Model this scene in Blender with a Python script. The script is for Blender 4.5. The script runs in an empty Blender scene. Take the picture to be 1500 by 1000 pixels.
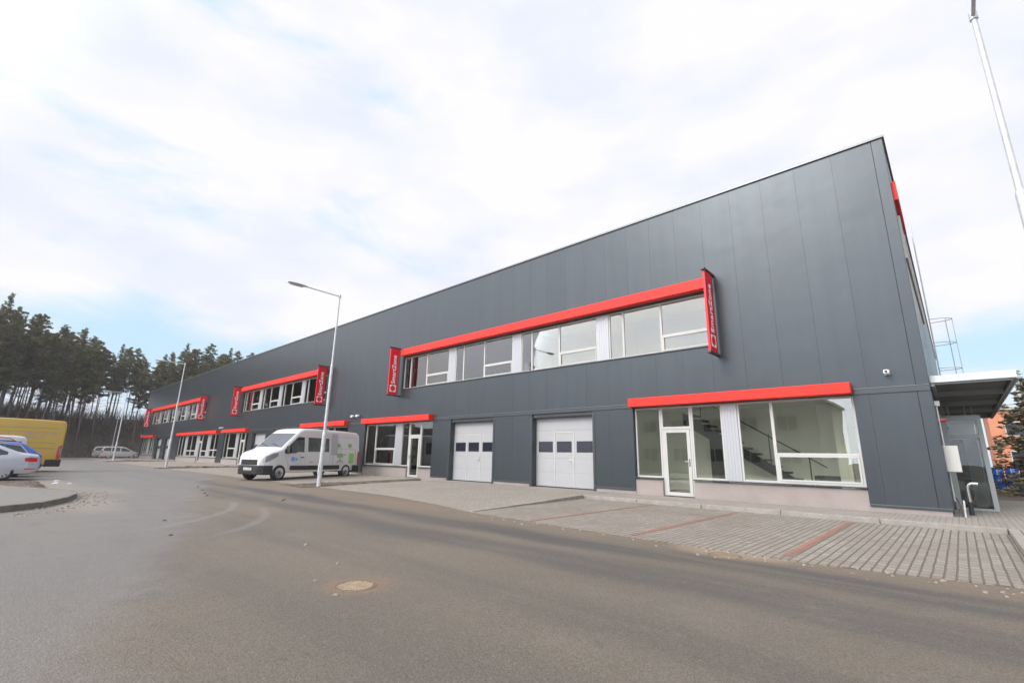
import bpy, bmesh, math, random
from math import radians, sin, cos, pi
from mathutils import Matrix, Vector
random.seed(11)
S = bpy.context.scene
COL = S.collection

# ------------------------------------------------------------------ camera
def cam_rot(y, p, r):
    y, p, r = radians(y), radians(p), radians(r)
    fwd = Vector((sin(y)*cos(p), cos(y)*cos(p), sin(p)))
    right = Vector((cos(y), -sin(y), 0)); up = right.cross(fwd)
    right, up = right*cos(r)+up*sin(r), up*cos(r)-right*sin(r)
    return Matrix((right, up, -fwd)).transposed()
cd = bpy.data.cameras.new('camera'); cam = bpy.data.objects.new('camera', cd); COL.objects.link(cam)
cd.sensor_width = 36; cd.lens = 687.8/1500*36; cd.clip_start = .05; cd.clip_end = 3000
cam.matrix_world = Matrix.Translation((0, -15, 1.13)) @ cam_rot(-43.045, 13.82, 1.07).to_4x4()
S.camera = cam

# ------------------------------------------------------------------ light
SUN_AZ = Vector((-.24, -.97)); SUN_EL = 36
S.view_settings.view_transform = 'Standard'; S.view_settings.look = 'None'
S.view_settings.exposure = 0.3; S.view_settings.gamma = 1
sl = bpy.data.lights.new('sun', 'SUN'); sun = bpy.data.objects.new('sun', sl); COL.objects.link(sun)
sl.energy = 1.5; sl.angle = radians(20); sl.color = (1, .95, .88)
sd = Vector((SUN_AZ.x*cos(radians(SUN_EL)), SUN_AZ.y*cos(radians(SUN_EL)), sin(radians(SUN_EL))))
sun.rotation_euler = sd.to_track_quat('Z', 'Y').to_euler(); sun.location = sd*60

W = bpy.data.worlds.new("World"); S.world = W; W.use_nodes = True
nt = W.node_tree; nt.nodes.clear()
def N(t, tree=None, **k):
    n = (tree or nt).nodes.new(t)
    for a, b in k.items(): setattr(n, a, b)
    return n
def wsky():
    L = nt.links.new
    out = N('ShaderNodeOutputWorld'); bg = N('ShaderNodeBackground'); bg.inputs[1].default_value = .1
    sky = N('ShaderNodeTexSky', sky_type='NISHITA', sun_disc=False)
    sky.sun_elevation = radians(SUN_EL); sky.sun_rotation = math.atan2(SUN_AZ.x, SUN_AZ.y)
    sky.air_density = 1.0; sky.dust_density = .6; sky.ozone_density = 1.5
    tc = N('ShaderNodeTexCoord'); sep = N('ShaderNodeSeparateXYZ'); L(tc.outputs['Generated'], sep.inputs[0])
    mp = N('ShaderNodeMapping'); mp.inputs['Scale'].default_value = (1, 1, 2.6); mp.inputs['Location'].default_value = (.35, 1.1, .2)
    L(tc.outputs['Generated'], mp.inputs[0])
    n1 = N('ShaderNodeTexNoise'); n1.inputs['Scale'].default_value = 2.3; n1.inputs['Detail'].default_value = 7; n1.inputs['Roughness'].default_value = .52
    n1.inputs['Distortion'].default_value = .25
    L(mp.outputs[0], n1.inputs['Vector'])
    # cover grows with elevation
    mr = N('ShaderNodeMapRange'); mr.inputs[1].default_value = .05; mr.inputs[2].default_value = .55; mr.inputs[3].default_value = -.075; mr.inputs[4].default_value = .2
    L(sep.outputs[2], mr.inputs[0])
    ad0 = N('ShaderNodeMath', operation='ADD'); L(n1.outputs[0], ad0.inputs[0]); L(mr.outputs[0], ad0.inputs[1])
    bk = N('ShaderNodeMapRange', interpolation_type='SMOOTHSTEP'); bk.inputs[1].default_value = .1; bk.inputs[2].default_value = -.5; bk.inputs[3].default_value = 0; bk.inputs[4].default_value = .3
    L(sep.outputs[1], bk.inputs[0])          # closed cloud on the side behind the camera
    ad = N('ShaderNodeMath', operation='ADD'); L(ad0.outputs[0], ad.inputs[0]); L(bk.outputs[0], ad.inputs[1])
    ramp = N('ShaderNodeValToRGB'); ramp.color_ramp.elements[0].position = .40; ramp.color_ramp.elements[1].position = .60
    ramp.color_ramp.interpolation = 'EASE'
    L(ad.outputs[0], ramp.inputs[0])
    n2 = N('ShaderNodeTexNoise'); n2.inputs['Scale'].default_value = 3.4; n2.inputs['Detail'].default_value = 5
    L(mp.outputs[0], n2.inputs['Vector'])
    cr = N('ShaderNodeValToRGB')
    cr.color_ramp.elements[0].position = .36; cr.color_ramp.elements[0].color = (6.95, 7.3, 8.35, 1)
    cr.color_ramp.elements[1].position = .58; cr.color_ramp.elements[1].color = (8.2, 8.1, 8.4, 1)
    L(n2.outputs[0], cr.inputs[0])
    # blue of the sky itself, lifted by thin veil
    veil = N('ShaderNodeMix', data_type='RGBA'); veil.inputs[0].default_value = .8
    veil.inputs[7].default_value = (5.2, 7.5, 9.0, 1); L(sky.outputs[0], veil.inputs[6])
    mx = N('ShaderNodeMix', data_type='RGBA'); L(ramp.outputs[0], mx.inputs[0]); L(veil.outputs[2], mx.inputs[6]); L(cr.outputs[0], mx.inputs[7])
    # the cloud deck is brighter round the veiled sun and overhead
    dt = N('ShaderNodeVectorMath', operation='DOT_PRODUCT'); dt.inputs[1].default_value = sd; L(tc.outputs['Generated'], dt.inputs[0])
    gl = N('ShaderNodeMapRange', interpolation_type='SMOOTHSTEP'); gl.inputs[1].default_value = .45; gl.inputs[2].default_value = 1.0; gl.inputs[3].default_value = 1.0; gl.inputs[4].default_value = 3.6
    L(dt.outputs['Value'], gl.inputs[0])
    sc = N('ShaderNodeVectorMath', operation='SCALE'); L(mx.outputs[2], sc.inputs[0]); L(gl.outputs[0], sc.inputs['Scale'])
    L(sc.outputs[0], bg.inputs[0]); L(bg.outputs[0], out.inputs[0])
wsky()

# ------------------------------------------------------------------ materials
def mat(name, col, rough=.6, metal=0, spec=.5, bump=0, bscale=40, var=0, vscale=3, coat=0, coords='Object', emit=None):
    m = bpy.data.materials.new(name); m.use_nodes = True
    t = m.node_tree; b = t.nodes['Principled BSDF']; L = t.links.new
    b.inputs['Base Color'].default_value = (*col, 1); b.inputs['Roughness'].default_value = rough
    b.inputs['Metallic'].default_value = metal; b.inputs['Specular IOR Level'].default_value = spec
    b.inputs['Coat Weight'].default_value = coat; b.inputs['Coat Roughness'].default_value = .06
    if bump or var:
        tc = N('ShaderNodeTexCoord', t)
    if var:
        n = N('ShaderNodeTexNoise', t); n.inputs['Scale'].default_value = vscale; n.inputs['Detail'].default_value = 6; n.inputs['Roughness'].default_value = .65
        L(tc.outputs[coords], n.inputs['Vector'])
        r = N('ShaderNodeValToRGB', t)
        r.color_ramp.elements[0].position = .3; r.color_ramp.elements[0].color = tuple(c*(1-var) for c in col)+(1,)
        r.color_ramp.elements[1].position = .7; r.color_ramp.elements[1].color = tuple(min(1, c*(1+var)) for c in col)+(1,)
        L(n.outputs[0], r.inputs[0]); L(r.outputs[0], b.inputs['Base Color'])
    if bump:
        n = N('ShaderNodeTexNoise', t); n.inputs['Scale'].default_value = bscale; n.inputs['Detail'].default_value = 4
        L(tc.outputs[coords], n.inputs['Vector'])
        bp = N('ShaderNodeBump', t); bp.inputs['Strength'].default_value = bump; bp.inputs['Distance'].default_value = .02
        L(n.outputs[0], bp.inputs['Height']); L(bp.outputs[0], b.inputs['Normal'])
    return m

def panel_mat(name, col, rough, metal):
    """factory painted sandwich panels: every panel its own slight batch tone, faint dust streaks"""
    m = mat(name, col, rough, metal); t = m.node_tree; b = t.nodes['Principled BSDF']; L = t.links.new
    geo = N('ShaderNodeNewGeometry', t)
    sep = N('ShaderNodeSeparateXYZ', t); L(geo.outputs['Position'], sep.inputs[0])
    a = N('ShaderNodeMath', t, operation='ADD'); a.inputs[1].default_value = .52; L(sep.outputs[0], a.inputs[0])
    d = N('ShaderNodeMath', t, operation='DIVIDE'); d.inputs[1].default_value = .955; L(a.outputs[0], d.inputs[0])
    f = N('ShaderNodeMath', t, operation='FLOOR'); L(d.outputs[0], f.inputs[0])
    wn = N('ShaderNodeTexWhiteNoise', t, noise_dimensions='1D'); L(f.outputs[0], wn.inputs['W'])
    mp = N('ShaderNodeMapping', t); mp.inputs['Scale'].default_value = (2.2, 2.2, .12); L(geo.outputs['Position'], mp.inputs[0])
    n = N('ShaderNodeTexNoise', t); n.inputs['Scale'].default_value = 1.5; n.inputs['Detail'].default_value = 6; L(mp.outputs[0], n.inputs['Vector'])
    ad = N('ShaderNodeMath', t, operation='MULTIPLY_ADD'); ad.inputs[1].default_value = .03; L(wn.outputs[0], ad.inputs[0]); 
    mu = N('ShaderNodeMath', t, operation='MULTIPLY'); mu.inputs[1].default_value = .26; L(n.outputs[0], mu.inputs[0]); L(mu.outputs[0], ad.inputs[2])
    a2 = N('ShaderNodeMath', t, operation='ADD'); a2.inputs[1].default_value = .85; L(ad.outputs[0], a2.inputs[0])
    mx = N('ShaderNodeVectorMath', t, operation='SCALE'); mx.inputs[0].default_value = col; L(a2.outputs[0], mx.inputs['Scale'])
    L(mx.outputs[0], b.inputs['Base Color'])
    n3 = N('ShaderNodeTexNoise', t); n3.inputs['Scale'].default_value = .9; n3.inputs['Detail'].default_value = 2; L(geo.outputs['Position'], n3.inputs['Vector'])
    bp = N('ShaderNodeBump', t); bp.inputs['Strength'].default_value = .2; bp.inputs['Distance'].default_value = .05
    L(n3.outputs[0], bp.inputs['Height']); L(bp.outputs[0], b.inputs['Normal'])
    return m

def glass_mat(name, tint, base, rough=0.0):
    m = bpy.data.materials.new(name); m.use_nodes = True; t = m.node_tree; t.nodes.clear(); L = t.links.new
    o = N('ShaderNodeOutputMaterial', t); tr = N('ShaderNodeBsdfTransparent', t); tr.inputs[0].default_value = (*tint, 1)
    gl = N('ShaderNodeBsdfGlossy', t); gl.inputs['Roughness'].default_value = rough; gl.inputs[0].default_value = (.96, .97, .97, 1)
    fr = N('ShaderNodeFresnel', t); fr.inputs[0].default_value = 1.5
    ma = N('ShaderNodeMath', t, operation='MULTIPLY_ADD'); ma.inputs[1].default_value = 1-base; ma.inputs[2].default_value = base
    L(fr.outputs[0], ma.inputs[0])
    # slight waviness of the panes
    tc = N('ShaderNodeTexCoord', t); n = N('ShaderNodeTexNoise', t); n.inputs['Scale'].default_value = .8; L(tc.outputs['Object'], n.inputs['Vector'])
    bp = N('ShaderNodeBump', t); bp.inputs['Strength'].default_value = .04; bp.inputs['Distance'].default_value = .05; L(n.outputs[0], bp.inputs['Height'])
    L(bp.outputs[0], gl.inputs['Normal'])
    mx = N('ShaderNodeMixShader', t); L(ma.outputs[0], mx.inputs[0]); L(tr.outputs[0], mx.inputs[1]); L(gl.outputs[0], mx.inputs[2]); L(mx.outputs[0], o.inputs[0])
    return m

M = {}
M['clad'] = panel_mat('anthracite_panel', (.054, .065, .073), .34, .5)
M['joint'] = mat('joint_dark', (.02, .022, .024), .8)
M['trim'] = mat('anthracite_trim', (.060, .070, .077), .40, .45, var=.1, vscale=2)
M['trimlight'] = mat('flashing_edge', (.16, .18, .19), .35, .4)
M['red'] = mat('red_paint', (.76, .030, .018), .5, spec=.3, var=.06, vscale=1.5)
M['signred'] = mat('red_sign_face', (.66, .008, .022), .45)
M['white'] = mat('white_pvc', (.47, .47, .44), .4, var=.05, vscale=2)
M['alu'] = mat('ribbed_aluminium', (.43, .445, .46), .38, .25)
M['letter'] = mat('white_letters', (.85, .84, .83), .5)
M['plaster'] = mat('plinth_plaster', (.30, .26, .24), .9, bump=.25, bscale=60, var=.12, vscale=1.2)
M['conc'] = mat('concrete', (.28, .262, .23), .9, bump=.3, bscale=50, var=.18, vscale=5)
M['shadedconc'] = mat('shaded_concrete', (.17, .158, .135), .95, bump=.4, bscale=40, var=.3, vscale=4)  # shading of the island kerb put into a darker concrete colour
M['door'] = mat('garage_door_steel', (.37, .375, .38), .42, .05, var=.03, vscale=2)
M['int'] = mat('interior_paint', (.84, .84, .77), .9)
M['intfloor'] = mat('interior_floor', (.66, .65, .60), .5)
M['stair'] = mat('stair_steel', (.03, .031, .033), .6)
M['glass'] = glass_mat('window_glass', (.93, .95, .90), .09)
M['glassup'] = glass_mat('window_glass_upper', (.82, .83, .79), .07)
M['glassfar'] = glass_mat('porch_glass', (.8, .84, .82), .0)
M['dglass'] = mat('dark_glass', (.014, .018, .030), .08, spec=.35)
M['galv'] = mat('galvanised_steel', (.56, .575, .58), .5, .3, var=.14, vscale=6)
M['lampgrey'] = mat('lamp_head_grey', (.58, .59, .59), .5, .3)
M['lens'] = mat('lamp_lens', (.6, .6, .58), .2)
M['black'] = mat('black_plastic', (.02, .021, .022), .55)
M['tyre'] = mat('tyre_rubber', (.018, .018, .018), .85, bump=.1, bscale=30)
M['vanwhite'] = mat('van_white_paint', (.58, .585, .59), .28, coat=.4, var=.05, vscale=1.2)
M['silver'] = mat('silver_paint', (.50, .52, .58), .3, .45, coat=.5)
M['silverdark'] = mat('silver_grey_paint', (.36, .38, .39), .32, .5, coat=.5)
M['beige'] = mat('champagne_paint', (.50, .48, .47), .32, .4, coat=.5)
M['blue'] = mat('blue_paint', (.02, .10, .42), .25, coat=.6)
M['yellow'] = mat('yellow_paint', (.50, .33, .06), .4, coat=.2, var=.05, vscale=1)
M['rim'] = mat('alloy_rim', (.50, .51, .52), .3, .7)
M['steelrim'] = mat('steel_rim', (.26, .27, .28), .45, .5)
M['lamp_red'] = mat('tail_light_red', (.50, .006, .012), .15, coat=.8)
M['lamp_white'] = mat('lamp_clear', (.20, .215, .23), .06, coat=.8)
M['vglass'] = mat('car_glass', (.022, .028, .03), .03, spec=.8)
M['wglass'] = mat('windscreen_glass', (.018, .03, .04), .03, spec=1.0)
M['seam'] = mat('panel_gap', (.10, .10, .10), .8)
M['chrome'] = mat('chrome', (.75, .75, .75), .12, .95)
M['plate'] = mat('plate_white', (.62, .62, .6), .5)
M['plateyellow'] = mat('plate_yellow', (.55, .40, .08), .5)
M['decgrey'] = mat('decal_grey', (.37, .38, .42), .4)
M['decgreen'] = mat('decal_green', (.24, .54, .10), .4)
M['decolive'] = mat('decal_olive', (.26, .36, .17), .45)
M['decblue'] = mat('decal_blue', (.16, .33, .72), .4)
M['decred'] = mat('decal_red', (.62, .20, .16), .4)
M['decteal'] = mat('decal_teal', (.30, .60, .52), .4)
M['cabinet'] = mat('cabinet_enamel', (.52, .52, .48), .5)
M['orange'] = mat('orange_render', (.55, .22, .12), .85, var=.1, vscale=.6)
M['oppwall'] = mat('pale_render', (.40, .39, .36), .9, var=.08, vscale=.5)
M['stone'] = mat('stone_chip', (.26, .225, .19), .9, bump=.3, bscale=20, var=.25, vscale=14)
M['darkstone'] = mat('clod_dark', (.075, .062, .055), .95, var=.3, vscale=14)
M['snow'] = mat('old_snow', (.50, .51, .52), .7, bump=.4, bscale=18)
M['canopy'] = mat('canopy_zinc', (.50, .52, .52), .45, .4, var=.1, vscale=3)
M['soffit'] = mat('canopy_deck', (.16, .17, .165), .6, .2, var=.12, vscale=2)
M['porchwall'] = mat('porch_inner_wall', (.42, .43, .42), .8)
M['porch'] = mat('porch_frame', (.30, .33, .33), .5, .2)

# ------------------------------------------------------------------ mesh helpers
def smooth_by_angle(me, ang=35):
    me.polygons.foreach_set('use_smooth', [True]*len(me.polygons))
    bm = bmesh.new(); bm.from_mesh(me)
    bmesh.ops.recalc_face_normals(bm, faces=bm.faces)
    for e in bm.edges:
        e.smooth = not (len(e.link_faces) == 2 and e.calc_face_angle(0) > radians(ang))
    bm.to_mesh(me); bm.free()
class MB:
    def __init__(s): s.v = []; s.f = []; s.m = []; s.mi = 0
    def add(s, vs, fs):
        o = len(s.v); s.v += [tuple(v) for v in vs]
        for f in fs: s.f.append(tuple(i+o for i in f)); s.m.append(s.mi)
    def box(s, x0, x1, y0, y1, z0, z1):
        s.add([(x0,y0,z0),(x1,y0,z0),(x1,y1,z0),(x0,y1,z0),(x0,y0,z1),(x1,y0,z1),(x1,y1,z1),(x0,y1,z1)],
              [(0,3,2,1),(4,5,6,7),(0,1,5,4),(1,2,6,5),(2,3,7,6),(3,0,4,7)])
    def cyl(s, p0, p1, r0, r1=None, n=12, caps=True):
        r1 = r0 if r1 is None else r1
        p0, p1 = Vector(p0), Vector(p1); d = (p1-p0).normalized()
        a = d.orthogonal().normalized(); b = d.cross(a)
        vs = []
        for p, r in ((p0, r0), (p1, r1)):
            for i in range(n):
                t = 2*pi*i/n; vs.append(p+a*(r*cos(t))+b*(r*sin(t)))
        fs = [(i, (i+1) % n, n+(i+1) % n, n+i) for i in range(n)]
        if caps: fs += [tuple(range(n-1, -1, -1)), tuple(range(n, 2*n))]
        s.add(vs, fs)
    def tube(s, pts, r, n=10):
        for a, b in zip(pts, pts[1:]): s.cyl(a, b, r, r, n)
    def lathe(s, prof, n=24, axis='Y'):
        """prof: (radius, along)"""
        vs = []
        for r, h in prof:
            for i in range(n):
                t = 2*pi*i/n
                vs.append((r*cos(t), h, r*sin(t)) if axis == 'Y' else (r*cos(t), r*sin(t), h))
        fs = []
        for k in range(len(prof)-1):
            for i in range(n):
                j = (i+1) % n; fs.append((k*n+i, k*n+j, (k+1)*n+j, (k+1)*n+i))
        s.add(vs, fs)
    def prism(s, poly, z0, z1):
        n = len(poly)
        s.add([(x, y, z0) for x, y in poly]+[(x, y, z1) for x, y in poly],
              [tuple(range(n-1, -1, -1)), tuple(range(n, 2*n))]+[(i, (i+1) % n, n+(i+1) % n, n+i) for i in range(n)])
    def build(s, name, ms, parent=None, smooth=False, bevel=0, loc=None):
        me = bpy.data.meshes.new(name); me.from_pydata(s.v, [], s.f)
        ms = ms if isinstance(ms, (list, tuple)) else [ms]
        for m in ms: me.materials.append(m)
        if len(ms) > 1: me.polygons.foreach_set('material_index', s.m)
        if smooth: smooth_by_angle(me, 40)
        me.update()
        o = bpy.data.objects.new(name, me); COL.objects.link(o)
        if parent: o.parent = parent
        if loc: o.location = loc
        if bevel:
            b = o.modifiers.new('bevel', 'BEVEL'); b.width = bevel; b.segments = 2; b.limit_method = 'ANGLE'
        return o

def tag(o, label, cat, group=None):
    o['label'] = label; o['category'] = cat
    if group: o['group'] = group
    return o
def thing(name, label, cat, loc=(0, 0, 0), rz=0, group=None):
    o = bpy.data.objects.new(name, None); COL.objects.link(o); o.empty_display_size = .3
    o.location = loc; o.rotation_euler = (0, 0, rz); return tag(o, label, cat, group)
def struct(o, kind='structure'): o['kind'] = kind; return o
def copy_tree(o, parent=None):
    c = o.copy(); COL.objects.link(c)
    if parent: c.parent = parent
    for ch in list(o.children): copy_tree(ch, c)
    return c
def text_mesh(txt, size, depth=.004, bold=0.0, spacing=1.0):
    cu = bpy.data.curves.new('t', 'FONT'); cu.body = txt; cu.size = size; cu.extrude = depth; cu.offset = bold; cu.space_character = spacing
    ob = bpy.data.objects.new('t', cu); COL.objects.link(ob)
    dg = bpy.context.evaluated_depsgraph_get(); dg.update()
    me = bpy.data.meshes.new_from_object(ob.evaluated_get(dg)); bpy.data.objects.remove(ob); me.name = 'lettering'
    return me
def lettering(me, m, parent, mw, name='lettering'):
    if not me.materials: me.materials.append(m)
    o = bpy.data.objects.new(name, me); COL.objects.link(o); o.parent = parent; o.matrix_local = mw; return o

# ================================================================== GROUND
def asphalt():
    m = bpy.data.materials.new('asphalt'); m.use_nodes = True; t = m.node_tree; b = t.nodes['Principled BSDF']; L = t.links.new
    geo = N('ShaderNodeNewGeometry', t); P = geo.outputs['Position']
    def noise(sc, det=5, ro=.6, stretch=None):
        n = N('ShaderNodeTexNoise', t); n.inputs['Scale'].default_value = sc; n.inputs['Detail'].default_value = det; n.inputs['Roughness'].default_value = ro
        if stretch:
            mp = N('ShaderNodeMapping', t); mp.inputs['Scale'].default_value = stretch; L(P, mp.inputs[0]); L(mp.outputs[0], n.inputs['Vector'])
        else: L(P, n.inputs['Vector'])
        return n.outputs[0]
    def math_(op, a, b_, c=None):
        n = N('ShaderNodeMath', t, operation=op)
        for i, x in enumerate((a, b_, c)):
            if x is None: continue
            if hasattr(x, 'links') or not isinstance(x, (int, float)): L(x, n.inputs[i])
            else: n.inputs[i].default_value = x
        return n.outputs[0]
    def ss(x, lo, hi):
        n = N('ShaderNodeMapRange', t, interpolation_type='SMOOTHSTEP'); n.inputs[1].default_value = lo; n.inputs[2].default_value = hi
        L(x, n.inputs[0]); return n.outputs[0]
    def mixc(f, a, col):
        n = N('ShaderNodeMix', t, data_type='RGBA'); L(f, n.inputs[0])
        if isinstance(a, tuple): n.inputs[6].default_value = (*a, 1)
        else: L(a, n.inputs[6])
        n.inputs[7].default_value = (*col, 1); return n.outputs[2]
    sep = N('ShaderNodeSeparateXYZ', t); L(P, sep.inputs[0]); X, Y = sep.outputs[0], sep.outputs[1]
    big = noise(.22, 4); med = noise(1.3, 6, .7); fine = noise(95, 3, .8); grit = noise(38, 2, .9)
    c = mixc(ss(big, .38, .64), (.128, .109, .084), (.150, .125, .094))
    # lane tracks along the road (darker, tyre polished) – two bands close to the bays
    wob = math_('MULTIPLY_ADD', noise(.16, 2), 1.5, -.75)
    yy = math_('ADD', math_('ADD', Y, wob), math_('MULTIPLY', X, .0))
    def band(y0, w):
        return math_('SUBTRACT', 1.0, ss(math_('ABSOLUTE', math_('SUBTRACT', yy, y0), 0), w*.3, w))
    streak = noise(.8, 5, .7, (.14, 1.5, 1))
    for y0, w, k in ((-8.65, .6, 1.0), (-9.9, .7, .75), (-11.6, .5, .4), (-13.0, 1.0, .3)):
        c = mixc(math_('MULTIPLY', math_('MULTIPLY', band(y0, w), k), ss(streak, .3, .6)), c, (.074, .067, .060))
    # brown dust along the edge of the bays
    dust = math_('MULTIPLY', math_('SUBTRACT', 1.0, ss(math_('ABSOLUTE', math_('SUBTRACT', math_('ADD', Y, math_('MULTIPLY_ADD', med, .9, -.45)), -7.2), 0), .25, 1.15)), ss(med, .33, .55))
    c = mixc(math_('MULTIPLY', dust, .75), c, (.175, .132, .092))
    # dust patches and light dried mud
    c = mixc(math_('MULTIPLY', ss(noise(.55, 6, .7, (.45, 1, 1)), .56, .72), .4), c, (.175, .152, .122))
    # damp asphalt on the left side of the yard, its sheen painted as paler colour
    lf = math_('SUBTRACT', math_('MULTIPLY_ADD', X, -.29, -15.27), math_('ADD', Y, math_('ADD', math_('MULTIPLY_ADD', noise(.45, 4), 1.5, -.75), math_('MULTIPLY_ADD', med, .9, -.45))))
    left = ss(lf, -.3, .6)
    c = mixc(math_('MULTIPLY', left, .62), c, (.160, .150, .141))
    mott = noise(6.5, 4, .75); stain = noise(.9, 6, .75)
    c = mixc(math_('MULTIPLY', ss(mott, .56, .72), .2), c, (.068, .060, .052)); c = mixc(math_('MULTIPLY', ss(mott, .42, .28), .25), c, (.20, .18, .155))
    c = mixc(math_('MULTIPLY', math_('MULTIPLY', left, ss(stain, .54, .62)), .35), c, (.105, .10, .10))
    c = mixc(math_('MULTIPLY', ss(stain, .60, .66), .3), c, (.075, .068, .06))
    # sand and dirt round the island kerb
    # dried mud arcs left by turning tyres
    def arc(cx, cy, r, w, a0, a1):
        dx = math_('SUBTRACT', X, cx); dy = math_('SUBTRACT', Y, cy)
        d = math_('SQRT', math_('ADD', math_('MULTIPLY', dx, dx), math_('MULTIPLY', dy, dy)), 0)
        d = math_('ADD', d, math_('MULTIPLY_ADD', med, .12, -.06))
        g = math_('SUBTRACT', 1.0, ss(math_('ABSOLUTE', math_('SUBTRACT', d, r), 0), w*.35, w))
        return math_('MULTIPLY', g, math_('MULTIPLY', ss(X, a0, a0+.8), math_('SUBTRACT', 1.0, ss(X, a1-.8, a1))))
    c = mixc(math_('MULTIPLY', arc(-15.05, -16.9, 6.45, .12, -14.2, -9.6), .32), c, (.24, .225, .205))
    c = mixc(math_('MULTIPLY', arc(-13.0, -16.4, 5.95, .12, -12.4, -8.3), .28), c, (.24, .225, .205))
    # sandy rings round the two manholes and at the island
    def blob(cx, cy, r0, r1, kx=1, ky=1):
        dx = math_('MULTIPLY', math_('SUBTRACT', X, cx), kx); dy = math_('MULTIPLY', math_('SUBTRACT', Y, cy), ky)
        d = math_('SQRT', math_('ADD', math_('MULTIPLY', dx, dx), math_('MULTIPLY', dy, dy)), 0)
        d = math_('ADD', d, math_('MULTIPLY_ADD', med, .5, -.25)); d = math_('ADD', d, math_('MULTIPLY_ADD', grit, .16, -.08))
        return math_('SUBTRACT', 1.0, ss(d, r0, r1))
    c = mixc(math_('MULTIPLY', blob(-4.53, -12.33, .22, .46), .85), c, (.185, .125, .085))
    c = mixc(math_('MULTIPLY', blob(-2.55, -7.65, .3, .7, .7, 1.2), .8), c, (.26, .21, .14))
    c = mixc(math_('MULTIPLY', blob(-15.6, -13.3, .5, 1.1, .32, 1.2), .6), c, (.24, .205, .155))
    c = mixc(math_('MULTIPLY', blob(-20.0, -12.9, .6, 1.5, .5, 1.0), .5), c, (.23, .195, .15))
    c = mixc(math_('MULTIPLY', blob(-24.0, -13.3, .4, 1.3, .28, 1.2), .6), c, (.23, .195, .145))
    # scattered crumbs
    vo = N('ShaderNodeTexVoronoi', t); vo.inputs['Scale'].default_value = 3.2; L(P, vo.inputs['Vector'])
    crumb = math_('MULTIPLY', math_('SUBTRACT', 1.0, ss(vo.outputs['Distance'], .03, .06)), ss(med, .5, .58))
    c = mixc(math_('MULTIPLY', crumb, .7), c, (.10, .07, .055))
    v2 = N('ShaderNodeTexVoronoi', t); v2.inputs['Scale'].default_value = 9.0; L(P, v2.inputs['Vector'])
    c = mixc(math_('MULTIPLY', math_('SUBTRACT', 1.0, ss(v2.outputs['Distance'], .06, .12)), .55), c, (.060, .045, .036))
    v3 = N('ShaderNodeTexVoronoi', t); v3.inputs['Scale'].default_value = 14.0; L(P, v3.inputs['Vector'])
    c = mixc(math_('MULTIPLY', math_('SUBTRACT', 1.0, ss(v3.outputs['Distance'], .06, .11)), .5), c, (.27, .24, .20))
    sp = N('ShaderNodeMix', t, data_type='RGBA', blend_type='OVERLAY'); sp.inputs[0].default_value = .85; L(c, sp.inputs[6])
    g2 = N('ShaderNodeMapRange', t); g2.inputs[1].default_value = .32; g2.inputs[2].default_value = .68; g2.inputs[3].default_value = .2; g2.inputs[4].default_value = .8
    L(fine, g2.inputs[0]); L(g2.outputs[0], sp.inputs[7]); L(sp.outputs[2], b.inputs['Base Color'])
    ro = math_('MULTIPLY_ADD', left, -.28, .80); L(math_('MULTIPLY_ADD', med, .12, math_('ADD', ro, -.06)), b.inputs['Roughness'])
    h = math_('ADD', math_('MULTIPLY', fine, .5), math_('MULTIPLY', grit, .7))
    bp = N('ShaderNodeBump', t); bp.inputs['Strength'].default_value = .75; bp.inputs['Distance'].default_value = .015
    L(h, bp.inputs['Height']); L(bp.outputs[0], b.inputs['Normal'])
    return m

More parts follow.
